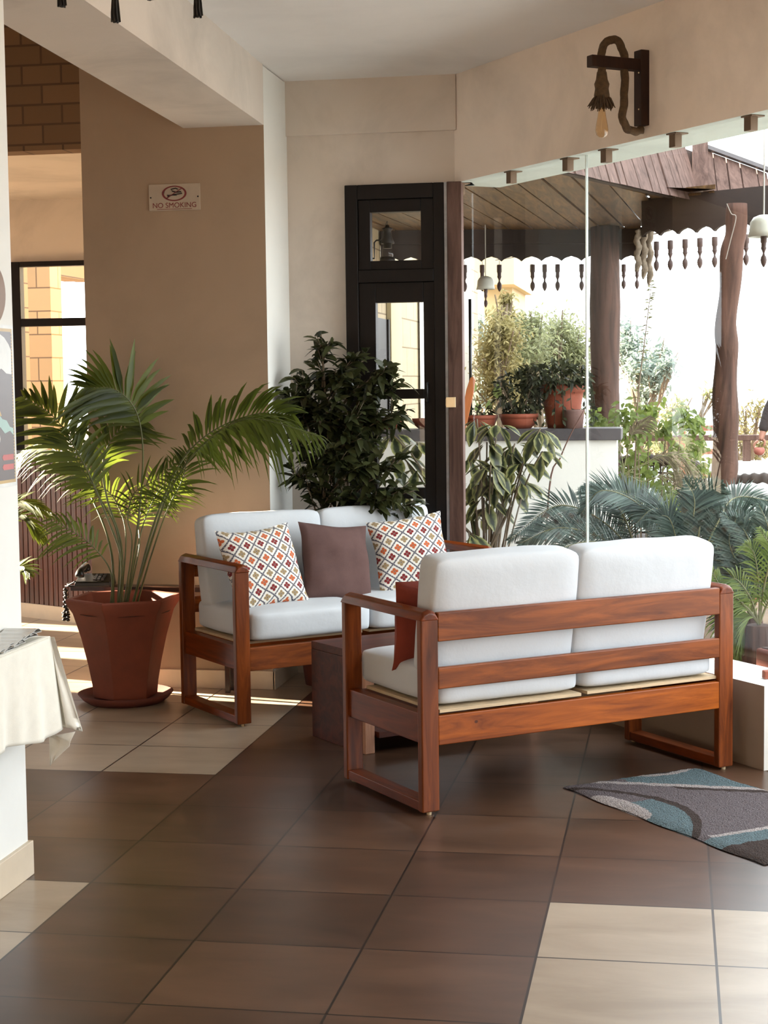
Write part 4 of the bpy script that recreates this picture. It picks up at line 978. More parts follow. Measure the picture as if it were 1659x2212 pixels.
PL = {1003: 'leftmost dark pendant beside the brown jamb post', 1041: 'dark pendant second from the left, over the hanging bell', 1078: 'third dark pendant from the left, in front of the yellow building', 1150: 'pendant third to the left of the glass seam', 1176: 'thinner pendant between two others left of the glass seam', 1204: 'pendant second to the left of the glass seam', 1256: 'pendant just left of the glass seam'}
for u, l in PL.items():
    p = onseg(V((-.34, L0.y, 0)), L1, u); p = V((p.x, p.y+.015, 2.555-.03)); pend(p, l, 1.02)
p = onseg(V((-.34, L0.y, 0)), L1, 1347); pend(V((p.x, p.y+.015, 2.52)), 'pendant just right of the thick round post', .95)
p = onseg(V((-.34, L0.y, 0)), L1, 1376); pend(V((p.x, p.y+.015, 2.52)), 'pendant half hidden behind the hanging dried bunch', .95)
for u, l in {1418: 'first pendant right of the hanging dried bunch', 1448: 'second pendant right of the hanging dried bunch', 1480: 'middle pendant of the five between dried bunch and crooked post', 1512: 'fourth pendant right of the dried bunch', 1544: 'pendant just left of the crooked post', 1612: 'pendant just right of the crooked post, left of the ceramic bell'}.items():
    p = onseg(R0, R2, u); pend(V((p.x, p.y+.015, 2.515)), l, .95)
# hanging dried bunch
M_corn = basic('dried_grey_braid', (128, 116, 100), .9, .25, 60, bmp=.8, bscale=90)
q = at_y(1388, 510, R0.y+.05); cb_ = empty('dried_bunch', (q.x, q.y, 2.60), 0, 'bunch of knobbly dried braids hanging between the thick post and the pendants', 'decoration')
for k, (dx, L_) in enumerate(((-.03, .27), (.01, .32), (.045, .36))):
    mb = MB(); pts = [V((dx+.006*math.sin(i*.8), .02*(k-1), -L_*i/22)) for i in range(23)]
    mb.tube(pts, [(.020+.0025*math.sin(i*2.2))*(1 if i < 20 else (23-i)/4) for i in range(23)], 12, 0, .14); mb.build('braid', M_corn, cb_, smooth=True)
# ceramic bells
M_cer = basic('pale_ceramic', (196, 198, 188), .35, .08, 10)
def bell(p, sc_, ctop, label):
    r = empty('hanging_bell', p, 0, label, 'bell')
    MB().lathe([(0, .052), (.02, .052), (.045, .042), (.060, .02), (.064, -.02), (.070, -.045), (.066, -.045), (.058, -.02), (.05, .018), (0, .04)], (0, 0, 0), 28).build('bell_dome', M_cer, r, smooth=True)
    MB().tube([(0, 0, .05), (0, 0, ctop)], .0035, 6).build('cord', basic('pale_cord', (190, 190, 184), .8), r)
    o = MB().lathe([(a, b) for a, b in prof[:-2]], (0, 0, -.035), 12)  .build('clapper', M_pend, KIDS(r)[0], smooth=True); o.data.transform(Matrix.Diagonal((.75, .75, .75, 1)))
    r.scale = (sc_,)*3; return r
pbell = at_g(1650, 490, .42); bell(pbell, 1.0, (3.02-pbell.z), 'large pale ceramic bell on a cord at the right edge of the glass')
pbl = at_y(1049, 612, 7.2); bell(pbl, 1.0, 2.78-pbl.z, 'small pale bell standing in for a lamp reflection before the far yellow building')  # bell added in place of a reflected metal lamp

# ================================================================== GARDEN WALL WITH POTS
YW = 5.45
xg1 = at_y(1332, 1000, YW).x
zc = at_y(1000, 931, YW).z; ang = math.atan2(at_y(1300, 918, YW).z-at_y(900, 929, YW).z, at_y(1300, 900, YW).x-at_y(900, 900, YW).x)
zc = (at_y(1300, 922, YW).z+at_y(900, 931, YW).z)/2
struct(MB().box((-.35, YW, -.12), (xg1, YW+.28, zc-.076)).build('wall_garden', M_white))
tag(MB().box((-.35, YW-.025, zc-.075), (xg1+.03, YW+.32, zc)).build('stone_coping', M_cap, None, bevel=.004), 'grey stone coping along the white garden wall, carrying the pots', 'coping')
def pot(u0, u1, vt, prof, y, label, mat=M_terra, name='clay_bowl', cat='pot'):
    """prof in units of the half width; bottom rests on the coping"""
    a = at_y(u0, vt, y); b = at_y(u1, vt, y); hw = (b.x-a.x)/2; h = a.z-zc
    r = empty(name, ((a.x+b.x)/2, y, zc), 0, label, cat)
    MB().lathe([(x*hw, z*h) for x, z in prof], (0, 0, 0), 28).build('bowl' if name == 'clay_bowl' else 'body', mat, r, smooth=True); return r, hw, h
bowl = [(.45, 0), (.75, .3), (.95, .72), (1, 1), (.92, 1), (.86, .78), (0, .7)]
pot(812, 873, 903, bowl, YW+.14, 'wide terracotta bowl on the coping seen through the dark door', M_terra)
pot(890, 945, 904, bowl, YW+.14, 'dark clay bowl partly behind the door stile on the coping', M_terra2)
rim = [(.62, 0), (.82, .25), (.93, .62), (.94, .72), (1, .74), (1, 1), (.93, 1), (.9, .8), (0, .8)]
b1, hw1, h1 = pot(1000, 1076, 897, rim, YW+.12, 'shallow terracotta bowl with a broad leaved seedling on the coping', M_terra)
b2, hw2, h2 = pot(1078, 1163, 894, rim, YW+.12, 'shallow terracotta bowl with a dark bushy plant on the coping', M_terra)
big = [(.66, 0), (.70, .1), (.9, .72), (.92, .80), (1, .82), (1, 1), (.93, 1), (.9, .85), (0, .84)]
b3, hw3, h3 = pot(1166, 1264, 830, big, YW+.18, 'big terracotta pot with sprawling dark plant on the coping by the glass seam', M_terra, 'planted_pot', 'plant')
b4, _, _ = pot(1214, 1264, 885, [(.8, 0), (.95, .9), (1, 1), (.9, 1), (.88, .8), (0, .8)], YW+.03, 'small grey pot shape standing in for a reflection at the big terracotta pot', basic('grey_pot_reflection', (110, 84, 78), .8, .2, 6), 'pot_reflection')  # grey body modelled in place of a reflection
M_herb = leaf_mat('dark_herb_leaf', (34, 38, 26), (76, 80, 56), .5, .3); M_seed = leaf_mat('pale_seedling_leaf', (140, 164, 96), (170, 190, 120), .5, .5)
def bush(root, c, R, n, L, W, mat, stem=True, seed=1, flat=1.0, name='foliage', shape=0):
    rnd = random.Random(seed); mb = MB(); st = MB()
    for k in range(max(4, n//40)):
        e = V((rnd.uniform(-1, 1)*R, rnd.uniform(-1, 1)*R*.7, rnd.uniform(-.1, 1)*R*flat)); st.tube([V((0, 0, 0))+V(c)*.0, V(c)*.5+e*.3, V(c)+e*.85], .004, 4)
    for k in range(n):
        while True:
            e = V((rnd.uniform(-1, 1), rnd.uniform(-1, 1), rnd.uniform(-1, 1)))
            if e.length < 1: break
        e = e*(e.length**-.35 if e.length > .01 else 1); p = V(c)+V((e.x*R, e.y*R*.7, e.z*R*flat))
        d = (e+V((rnd.uniform(-1, 1), rnd.uniform(-1, 1), rnd.uniform(-1, .6)))).normalized()
        mb.leaf(p, d, V((rnd.uniform(-1, 1), rnd.uniform(-1, 1), 1)), L*rnd.uniform(.7, 1.2), W, .25, 3, 0, .2, shape)
    if stem: st.build('stems', M_bark, root)
    return mb.build(name, mat, root, smooth=True)
mb = MB(); 
for (u, v, L_, W_) in ((1073, 840, .10, .06), (1020, 830, .09, .055), (1055, 872, .07, .04), (1030, 878, .06, .04)):
    e = at_y(u, v, YW+.1)-b1.location; P_ = spline([(0, 0, h1*.8), (e.x*.4, 0, e.z*.5), (e.x, 0, e.z-L_*.6)], 8)
    mb.tube(P_, .003, 5); mb.leaf(P_[-1], (.05, 0, 1), (0, -1, .1), L_, W_, 0, 5, 0, .1, 3)
mb.build('seedling', M_seed, b1, smooth=True)
bush(b1, (0, 0, h1+.02), .09, 50, .05, .02, M_herb, False, 3, .3)
bush(b2, (0, 0, h2+.13), .16, 420, .05, .02, M_herb, True, 4, .9)
bush(b3, (-.05, -.03, h3+.04), .22, 520, .06, .022, M_herb, True, 5, .45)
mb = MB(); rnd = random.Random(2)
for k in range(26):
    a = rnd.uniform(0, 6.28); L_ = rnd.uniform(.1, .25); s0 = V((hw3*.9*math.cos(a), hw3*.9*math.sin(a), h3)); P_ = spline([s0, s0+V((.05*math.cos(a), .05*math.sin(a), .02)), s0+V((.08*math.cos(a), .08*math.sin(a), -L_))], 6)
    mb.tube(P_, .002, 4)
    for q in P_[1:]: mb.leaf(q, (rnd.uniform(-1, 1), rnd.uniform(-1, 0), -.5), (0, -1, .5), .04, .018, .1, 2)
mb.build('trailing_stems', M_herb, b3, smooth=True)
pdl = at_y(1003, 880, YW-.05); tag(MB().prism([(-.022, -.17), (.022, -.17), (.030, .08), (.026, .15), (.008, .17), (-.008, .16), (-.02, .08)], -.008, .008, 0, Matrix.Rotation(R_(90), 4, 'X')).build('wooden_paddle', basic('orange_wood', (176, 104, 56), .5, .15, 6, stretch=(6, 6, 1)), None, bevel=.003), 'orange wooden paddle standing upright on the coping beside the jamb post', 'paddle').location = (pdl.x+.01, YW+.02, zc+.17)
bpy.data.objects['wooden_paddle'].rotation_euler = (R_(-6), R_(10), 0)

# wing wall details: recessed dark doorway, pale pier, lantern, downpipe, white corner boards
dy0 = CAM.y+(CAM.x+.35)/-1*0
def wing_y(u):
    d = ray(u, 826); t = (-.35-CAM.x)/d.x; return CAM.y+d.y*t
ya, yb_, yc = wing_y(806), wing_y(836), wing_y(859)
dd = tag(MB().box((-.348, ya, -.1), (-.335, yb_, 2.12)).box((-.335, ya, -.1), (-.32, ya+.06, 2.12)).box((-.335, yb_-.06, -.1), (-.32, yb_, 2.12)).build('side_door', M_dark, None, bevel=.003), 'dark brown door in the pale block wall, seen through the tall panes', 'door')
tag(MB().box((-.348, yb_, -.1), (-.31, yc, 3.2)).build('plaster_pier', M_yel, None, bevel=.004), 'plain beige pier beside the dark side door in the block wall', 'pier')
tag(MB().box((-.33, wing_y(903), -.1), (-.30, wing_y(911), 3.2)).build('corner_board', M_white, None), 'white corner board on the block wall seen right in the door panes', 'board')
l0 = at_y(837, 525, 11-5.04); lt = empty('wall_lantern', l0, 0, 'old hurricane lantern hung on a hook, seen through the upper door pane', 'lantern')
M_iron = basic('black_iron', (30, 26, 22), .5, .2, 20, metal=.4)
MB().lathe([(0, .10), (.012, .10), (.014, .085), (.038, .078), (.034, .068), (.026, .06), (.03, .045), (.032, .02), (.048, -.02), (.045, -.025), (.03, -.02), (.030, -.055), (0, -.055)][::-1], (0, 0, .02), 16).build('lantern_top', M_iron, lt, smooth=True)
MB().lathe([(.030, -.04), (.038, -.08), (.036, -.115), (.028, -.13)][::-1], (0, 0, .02), 16, cap=False).build('lantern_glass', M_glass, lt, smooth=True)
MB().lathe([(.03, -.11), (.05, -.115), (.052, -.16), (.04, -.165)][::-1], (0, 0, .02), 16).build('lantern_base', M_iron, lt, smooth=True)
MB().tube(spline([(0, 0, .12), (.0, 0, .145), (-.012, 0, .12)], 8), .002, 5).build('ring', M_iron, lt)
hx_ = -.34-l0.x
MB().tube([(-.03, 0, .02), (-.075, 0, .02), (-.09, 0, .005), (-.09, 0, -.10), (hx_, 0, -.10)], .006, 6).build('hook', M_iron, lt)
yb2 = wing_y(1010)
pb_ = at_y(1015, 640, 10.8-5.04); tag(MB().tube([(pb_.x, pb_.y, zc-.02+0*pb_.z), (pb_.x, pb_.y, at_y(1015, 646, pb_.y).z)], .010, 8).build('black_rod', M_black, None, smooth=True), 'thin black rod standing on the garden wall right of the jamb post', 'rod')
hb = at_y(1012, 700, 12.4); tag(MB().box((hb.x-.35, 12.4, -.1), (hb.x, 12.7, 3.3)).build('white_column', M_white, None), 'white house column outside just right of the jamb post', 'column')
yv = at_y(1045, 575, 17.0); yv2 = at_y(1106, 575, 17.0); xx = 17.0
zr = at_y(1060, 655, 17).z
tag(MB().box((yv.x, 17, -.1), (yv2.x, 19, at_y(1090, 622, 17).z)).box((yv.x-.1, 16.2, at_y(1090, 622, 17).z), (yv2.x+.1, 19, 5.5)).build('far_building', M_yel, None), 'far yellow building with an overhanging upper floor behind the shrubs', 'building')

# ================================================================== VARIEGATED SHRUB
def varieg():
    m, nt, p = new_mat('variegated_leaf'); at = nt.nodes.new('ShaderNodeAttribute'); at.attribute_name = 'Col'
    s = N(nt, xyz(nt, at.outputs['Vector'])[0].s)+N(nt, noise_n(nt, coords(nt, 'Object'), 30, 3))*.7
    g = nt.nodes.new('ShaderNodeNewGeometry'); rr_ = N(nt, g.outputs['Random Per Island'])
    c = ramp(nt, s*.7+rr_*.12, [(.55, lin((42, 50, 32))), (.70, lin((96, 104, 62))), (.95, lin((156, 154, 100)))])
    nt.links.new(c, p.inputs['Base Color']); p.inputs['Roughness'].default_value = .4
    t = nt.nodes.new('ShaderNodeBsdfTranslucent'); nt.links.new(c, t.inputs[0]); mx = nt.nodes.new('ShaderNodeMixShader'); mx.inputs[0].default_value = .3
    nt.links.new(p.outputs[0], mx.inputs[1]); nt.links.new(t.outputs[0], mx.inputs[2]); nt.links.new(mx.outputs[0], nt.nodes['Material Output'].inputs[0]); return m
M_var = varieg()
YS = 4.72; sc0 = at_y(1050, 1300, YS); sh_ = empty('umbrella_shrub', (sc0.x, YS, -.12), 0, 'variegated umbrella shrub with drooping whorled leaves outside by the jamb post', 'plant')
lf = MB(); lf.c = []; st = MB(); rnd = random.Random(8)
hubs = [(1030, 905), (1075, 918), (1165, 930), (1168, 925), (1052, 955), (1112, 958), (1015, 990), (1060, 1005), (1105, 1012), (1130, 1000), (1018, 1045), (1070, 1045), (1045, 1075), (1100, 1052), (1015, 1110), (1060, 1095), (1012, 1150), (1030, 1165), (1172, 975), (1125, 1040), (900, 955), (868, 985), (850, 940), (905, 1010), (880, 1060), (1090, 975), (1040, 1020)]
for k, (u, v) in enumerate(hubs):
    h_ = at_y(u, v, YS+rnd.uniform(-.12, .1))-sh_.location
    st.tube(spline([(h_.x*.3, 0, max(.05, h_.z-.7)), (h_.x*.7, h_.y*.6, h_.z-.2), h_], 6), .005, 5)
    for j in range(7):
        a = j*.898+rnd.random(); el = rnd.uniform(-.9, .05); d = V((math.cos(a), math.sin(a)*.8, el)).normalized()
        c0_ = h_+d*.03; k1 = rnd.uniform(.85, 1.2); lf.leaf(c0_, d, V((0, -.3, 1)), .120*k1, .066*k1, .55, 5, 0, .12, 2, ((1, 0, 0, 1), (.1, 0, 0, 1)))
for k in range(5): st.tube(spline([(rnd.uniform(-.1, .1), rnd.uniform(-.1, .1), 0), (rnd.uniform(-.2, .2), 0, .5), (rnd.uniform(-.25, .25), 0, 1.0)], 8), .009, 6)
st.build('stems', M_bark, sh_, smooth=True); lf.build('foliage', M_var, sh_, smooth=True)

# ================================================================== CYCADS
M_cyc = leaf_mat('cycad_leaf', (40, 54, 48), (92, 110, 100), .38, .25); M_cst = basic('cycad_stem', (110, 110, 74), .5, .2, 20)
def cycad(cu, cv, y, tips, L, label, seed, nl=66, mat=M_cyc, wd=.014, droop=.15, name='cycad', refz=.6, ang=62):
    c = at_y(cu, cv, y); base = V((c.x, y, -.12)); r = empty(name, base, 0, label, 'plant'); rnd = random.Random(seed)
    hz = c.z+.12
    MB().tube([(0, 0, 0), (0, 0, hz*.5), (0, 0, hz)], [.08, .085, .06], 12, 0, .1).build('trunk', M_trunk, r)
    for k, t in enumerate(tips):
        pts = [V((0, 0, hz))]+[at_y(q[0], q[1], y+(q[2] if len(q) > 2 else 0))-base for q in t]
        ref = (back+V((0, 0, refz))).normalized()
        frond(pts, nl, L, wd, ref, ang, droop, .22, .007, .15, seed*7+k, 44, .7, .05, 3).build('frond', [M_cst, mat], r, smooth=True)
    return r
cycad(1395, 1275, 3.75, [[(1330, 1150), (1210, 1092, .1), (1098, 1168, .1)], [(1330, 1180), (1215, 1140, -.1), (1120, 1175, -.1)], [(1350, 1120), (1305, 1075, .2), (1262, 1050, .3)], [(1440, 1180), (1380, 1090, -.05), (1300, 1060, -.1), (1255, 1110, -.1)], [(1420, 1160), (1398, 1100), (1330, 1060, .1), (1262, 1085, .15)], [(1360, 1210), (1280, 1170, -.2), (1180, 1195, -.25)], [(1425, 1170), (1450, 1110), (1410, 1100, -.1), (1375, 1130, -.15)], [(1340, 1190, .2), (1260, 1130, .35), (1180, 1140, .4)]], .185, 'grey green cycad outside, arching left behind the near sofa', 3)
cycad(1490, 1260, 3.45, [[(1492, 1160), (1500, 1080), (1478, 1035, -.05)], [(1510, 1150), (1520, 1075, .05), (1560, 1045, .05)], [(1465, 1180), (1445, 1120), (1410, 1115)], [(1545, 1160), (1600, 1120), (1656, 1140)], [(1530, 1190), (1590, 1180), (1650, 1230)], [(1550, 1130), (1590, 1075, .2), (1680, 1085, .2)], [(1560, 1200), (1610, 1215, -.2), (1655, 1290, -.2)]], .165, 'grey green cycad outside the glass behind the right half of the near sofa', 5, 60)
cycad(1620, 1330, 3.15, [[(1610, 1250), (1640, 1190), (1690, 1190)], [(1590, 1260), (1560, 1215), (1530, 1210)], [(1600, 1280), (1570, 1265), (1530, 1300)], [(1650, 1270), (1690, 1230), (1700, 1260)], [(1610, 1290), (1580, 1320), (1560, 1380)], [(1630, 1240), (1610, 1150), (1560, 1110)], [(1640, 1240), (1660, 1150), (1640, 1090)], [(1600, 1240), (1575, 1170), (1590, 1120)]], .15, 'dark cycad outside the glass right of the near sofa arm', 15, 54)
M_fan = leaf_mat('yellow_green_palm', (84, 104, 52), (134, 150, 84), .4, .4)
cycad(1640, 1350, 2.95, [[(1620, 1290), (1585, 1250), (1560, 1290)], [(1610, 1310), (1580, 1320), (1575, 1385)], [(1640, 1280), (1630, 1200), (1610, 1175)], [(1650, 1270), (1665, 1190), (1640, 1140)], [(1625, 1330), (1600, 1350), (1590, 1420)], [(1600, 1300), (1560, 1270), (1530, 1220)], [(1660, 1300), (1690, 1270), (1700, 1330)]], .16, 'yellow green palm rising from the brown trough at the right edge', 9, 24, M_fan, .014, .5, 'garden_palm', .3, 50)
# brown trough behind the curb
tr = empty('planter_trough', GP+GD*.02+GN*.62, math.atan2(GD.y, GD.x), 'brown clay trough planter behind the white curb at the right edge', 'planter')
MB().box((-.85, -.2, -.12), (.55, .2, .40)).build('body', M_terra2, tr, bevel=.01); MB().box((-.83, -.18, .39), (.53, .18, .405)).build('soil', M_soil, tr)
ch = tag(MB().add([(0, 0, 0)], []) and None or MB().prism([(-.04, -.02), (.03, -.025), (.045, .0), (.02, .022), (-.03, .02)], 0, .035).build('broken_brick', M_terra, None, bevel=.004), 'broken brick chip lying on the white curb beside the near sofa', 'brick'); ch.location = tuple(GP+GD*.13+GN*.14+V((0, 0, .355))); ch.rotation_euler = (0, 0, .5)

# ================================================================== CREEPER AND TALL TWIG BY THE THICK POST
M_creep = leaf_mat('creeper_leaf', (70, 88, 40), (118, 134, 70), .5, .45, (140, 156, 80)); M_straw = leaf_mat('dry_grass_blade', (84, 76, 60), (130, 120, 98), .7, .3)
YC = 7.0; cc = at_y(1400, 1250, YC); cr = empty('leafy_creeper', (cc.x, YC, -.12), 0, 'bright green creeper climbing in front of the railing right of the thick post', 'plant')
lf = MB(); st = MB(); rnd = random.Random(14)
blobs = [(1345, 905, 30), (1375, 930, 38), (1400, 890, 26), (1440, 925, 20), (1480, 900, 20), (1505, 915, 16), (1500, 960, 34), (1470, 975, 20), (1330, 950, 28), (1290, 905, 24), (1285, 950, 30), (1510, 1010, 22), (1395, 1050, 60), (1440, 1080, 50), (1370, 1010, 40), (1480, 1110, 40), (1340, 1060, 30)]
for (u, v, r_) in blobs:
    c = at_y(u, v, YC+rnd.uniform(-.3, .3))-cr.location; rad = r_*12/FPX
    st.tube(spline([(c.x*.6, 0, max(0, c.z-1.0)), (c.x*.8, c.y*.5, c.z-.3), c], 6), .005, 4)
    for k in range(int(8+r_*2.6)):
        e = V((rnd.gauss(0, .5), rnd.gauss(0, .6), rnd.gauss(0, .5)))*rad; lf.leaf(c+e, (rnd.uniform(-1, 1), rnd.uniform(-1, .3), rnd.uniform(-1, .5)), V((rnd.uniform(-1, 1), -1, 1)), .055*rnd.uniform(.7, 1.3), .036, .2, 3, 0, .2, 3)
st.build('stems', M_bark, cr); lf.build('foliage', M_creep, cr, smooth=True)
tw0 = at_y(1360, 1150, YC-.3); tw = empty('tall_twig', (tw0.x, YC-.3, -.12), 0, 'tall thin leafy twig rising against the white sky right of the thick post', 'plant')
P_ = [at_y(u, v, YC-.3)-tw.location for u, v in ((1362, 1200), (1372, 1000), (1378, 860), (1392, 740), (1403, 650), (1408, 600))]; P_ = spline([V((P_[0].x, 0, 0))]+P_, 40)
mb = MB(); mb.tube(P_, [.009-.00018*k for k in range(41)], 5); mb.build('stem', M_bark, tw)
mb = MB()
for k in range(12, 41):
    for j in range(3): mb.leaf(P_[k]+V((0, 0, rnd.uniform(-.04, .04))), (rnd.choice((-1, 1)), rnd.uniform(-.5, .5), rnd.uniform(-.2, .8)), (0, -1, .5), rnd.uniform(.02, .05), .012, .2, 2)
mb.build('foliage', leaf_mat('twig_leaf', (96, 96, 66), (140, 140, 100), .6, .3), tw, smooth=True)
# thin leaning twig in front of the white wall
t2 = tag(MB().tube(spline([V((at_y(1186, 1060, 5.0).x-.06, 5.0, -.1)), at_y(1186, 1060, 5.0), at_y(1210, 990, 5.0), at_y(1232, 940, 5.0), at_y(1262, 885, 5.0)], 20), [.007-.0002*k for k in range(21)], 6).build('bare_twig', basic('twig_bark', (96, 66, 56), .8, .2, 30), None, smooth=True), 'bare brown twig leaning across the white garden wall', 'twig')
# drooping dry grass tuft
gr = empty('dry_palm_tuft', (at_y(1345, 1100, 6.2).x, 6.2, -.12), 0, 'straw coloured drooping palm leaves behind the cycads', 'plant')
for k, t in enumerate([[(1400, 1000), (1470, 985), (1510, 1050)], [(1380, 1010), (1440, 985), (1480, 1040)], [(1360, 960), (1370, 930), (1405, 900)], [(1345, 1000), (1330, 960), (1290, 950)], [(1390, 1040), (1450, 1030), (1500, 1090)]]):
    pts = [V((0, 0, 0)), V((0, 0, 1.0))]+[at_y(q[0], q[1], 6.2)-gr.location for q in t]
    frond(pts, 22, .17, .012, (back+V((0, 0, .3))), 40, .7, .62, .006, 0, 60+k, 30).build('frond', [M_cst, M_straw], gr, smooth=True)

# ================================================================== TERRACE: PARAPET, RAILING, CHAIRS, PERSON
YR = 15-5.04
zr0 = at_y(1500, 998, YR).z; zr1 = at_y(1500, 941, YR).z
xa_, xb_ = at_y(1335, 900, YR).x, at_y(1900, 900, YR).x
struct(MB().box((xa_, YR, -.12), (xb_, YR+.25, zr0)).build('wall_parapet', plaster('pale_blue_plaster', (206, 218, 214), .05)))
rl = empty('railing', (xa_, YR+.12, zr0), 0, 'dark wooden railing on the pale parapet behind the crooked post', 'railing')
MB().box((0, -.04, zr1-zr0-.05), (xb_-xa_, .04, zr1-zr0)).build('top_rail', M_post, rl, bevel=.004)
for u in (1451, 1613, 1780): x = at_y(u, 960, YR+.12).x-xa_; MB().box((x-.035, -.035, 0), (x+.035, .035, zr1-zr0-.05)).build('baluster', M_post, rl)
# ladder back chair (orange wood)
cY = 12.6-5.04; p0_ = at_y(1528, 960, cY); wc = empty('wooden_chair', (p0_.x, cY, -.03), R_(20), 'orange wooden chair half hidden by creeper left of the crooked post', 'chair')
M_or = basic('orange_chair_wood', (140, 84, 54), .5, .15, 6)
zt_ = at_y(1545, 903, cY).z+.03
for x in (-.2, .2):
    MB().box((x-.02, -.02, 0), (x+.02, .02, zt_)).build('leg', M_or, wc, bevel=.003); MB().box((x-.02, -.44, 0), (x+.02, -.40, .45)).build('leg', M_or, wc, bevel=.003)
MB().box((-.21, -.44, .44), (.21, .02, .47)).build('seat', M_or, wc, bevel=.003)
for k in range(5): MB().box((-.2, -.012, .56+k*(zt_-.62)/4.2), (.2, .012, .60+k*(zt_-.62)/4.2)).build('back_slat', M_or, wc)
M_wk = basic('brown_wicker', (54, 44, 38), .8, .3, 40); M_wkw = basic('white_wicker', (206, 206, 204), .7, .08, 30)
def wicker(u, v, y, rz, mat, label, top=None):
    c = at_y(u, v, y); r = empty('wicker_chair', (c.x, y, -.03), rz, label, 'chair', 'wicker tub chairs on the terrace'); R0_ = .34; zt = c.z+.03
    n = 26; rimp = []
    for i in range(n+1):
        a = R_(-20+220*i/n); k = max(0.0, math.sin(math.pi*i/n)); rimp.append(V((R0_*math.cos(a)*1.05, R0_*math.sin(a), zt-.20+.20*k**.6)))
    mb = MB(); pts = spline(rimp, 90); mb.tube(pts, [.045+.006*math.sin(k*1.5) for k in range(91)], 12); mb.build('rim', mat, r, smooth=True)
    mb = MB()
    for i in range(0, n+1):
        p = rimp[i]; mb.tube([(p.x*.9, p.y*.9, .40), (p.x*.97, p.y*.97, (.4+p.z)/2), p], .007, 5)
    for h in range(7): mb.tube([(p.x*(.9+.1*h/7), p.y*(.9+.1*h/7), .40+(p.z-.40)*h/7) for p in rimp], .008, 5)
    mb.build('woven_back', mat, r)
    MB().lathe([(.30, .36), (.33, .38), (.33, .42), (.28, .44), (0, .44)], (0, 0, 0), 28).build('seat', mat, r, smooth=True)
    for sx in (-1, 1):
        for sy in (-1, 1): MB().tube([(sx*.22, sy*.22, .38), (sx*.26, sy*.26, 0)], .018, 8).build('leg', mat, r)
    return r
wicker(1655, 1030, 11.6-5.04, R_(180), M_wk, 'dark brown wicker tub chair at the right edge beside the crooked post')
wicker(1640, 1052, 10.6-5.04, R_(175), M_wkw, 'white wicker tub chair in front of the dark one at the right edge')
wicker(1415, 990, 13.0-5.04, R_(170), M_wk, 'brown wicker tub chair half hidden behind the creeper and straw leaves')

# ---- person at the right edge
YQ = 13.6-5.04
M_skin = basic('skin', (150, 104, 86), .55, .05, 20); M_knit = basic('dark_knit', (46, 40, 40), .95, .2, 30, bmp=.5, bscale=120, stretch=(1, 1, 4)); M_trs = basic('dark_trousers', (52, 54, 58), .9, .15, 20); M_hair = basic('dark_hair', (38, 30, 26), .6, .3, 60)
hd_ = at_y(1640, 953, YQ); px_ = at_y(1728, 900, YQ).x; feet = -.03
pe = empty('person', (px_, YQ, feet), 0, 'person at the right edge in a dark knit sweater holding a clay cup', 'person')
def skin(name, verts, edges, rads, mat, root=0, sub=2):
    me = bpy.data.meshes.new(name); me.from_pydata([tuple(v) for v in verts], edges, []); me.materials.append(mat)
    o = bpy.data.objects.new(name, me); COL.objects.link(o); o.parent = pe
    s = o.modifiers.new('skin', 'SKIN'); s.use_smooth_shade = True
    for i, r in enumerate(rads): me.skin_vertices[0].data[i].radius = r if isinstance(r, tuple) else (r, r)
    me.skin_vertices[0].data[root].use_root = True
    b = o.modifiers.new('sub', 'SUBSURF'); b.levels = sub; b.render_levels = sub
    return o
def addskin(name, verts, edges, rads, mat, root=0, sub=2):
    bpy.context.view_layer.update()
    me = bpy.data.meshes.new(name); me.from_pydata([tuple(v) for v in verts], edges, []); me.materials.append(mat)
    o = bpy.data.objects.new(name, me); COL.objects.link(o)
    if not me.skin_vertices:
        bm = bmesh.new(); bm.from_mesh(me); bm.verts.layers.skin.verify(); bm.to_mesh(me); bm.free()
    for i, r in enumerate(rads):
        me.skin_vertices[0].data[i].radius = r if isinstance(r, tuple) else (r, r)
        me.skin_vertices[0].data[i].use_root = (i == root)
    s = o.modifiers.new('skin', 'SKIN'); s.use_smooth_shade = True
    b = o.modifiers.new('sub', 'SUBSURF'); b.levels = sub; b.render_levels = sub
    o.parent = pe; return o
H = hd_-V((px_, YQ, feet)); hx, hz = H.x, H.z
shx = -.17; el = V((hx+.115, .06, hz+.36)); wr = V((hx+.022, -.02, hz+.055))
body_v = [(0, 0, .93), (0, 0, 1.12), (0, 0, 1.32), (0, 0, 1.44), (0, .0, 1.52), (0, -.01, 1.62), (0, -.01, 1.70),
          (shx*.6, 0, 1.41), (shx, 0, 1.38), tuple(el), tuple(wr), (-shx*.6, 0, 1.41), (-shx, 0, 1.38), (.24, .02, 1.12), (.25, -.05, .90),
          (-.09, 0, .86), (-.10, -.01, .48), (-.10, .02, .08), (-.10, -.14, .03), (.09, 0, .86), (.10, -.01, .48), (.10, .02, .08), (.10, -.14, .03), (hx+.012, -.03, hz+.0)]
E_ = [(0, 1), (1, 2), (2, 3), (3, 4), (4, 5), (5, 6), (3, 7), (7, 8), (8, 9), (9, 10), (3, 11), (11, 12), (12, 13), (13, 14), (0, 15), (15, 16), (16, 17), (17, 18), (0, 19), (19, 20), (20, 21), (21, 22), (10, 23)]
rb = [(.15, .11), (.13, .10), (.16, .11), (.10, .08), (.05, .05), (.078, .09), (.07, .085), .06, .055, .042, .027, .06, .055, .042, .027, .085, .058, .04, .035, .085, .058, .04, .035, (.036, .018)]
addskin('body', body_v, E_, rb, M_skin)
sw_v = body_v[:4]+[(0, 0, 1.47)]+[body_v[i] for i in (7, 8, 9)]+[tuple(wr+V((0, 0, .012)))]+[body_v[i] for i in (11, 12, 13, 14)]
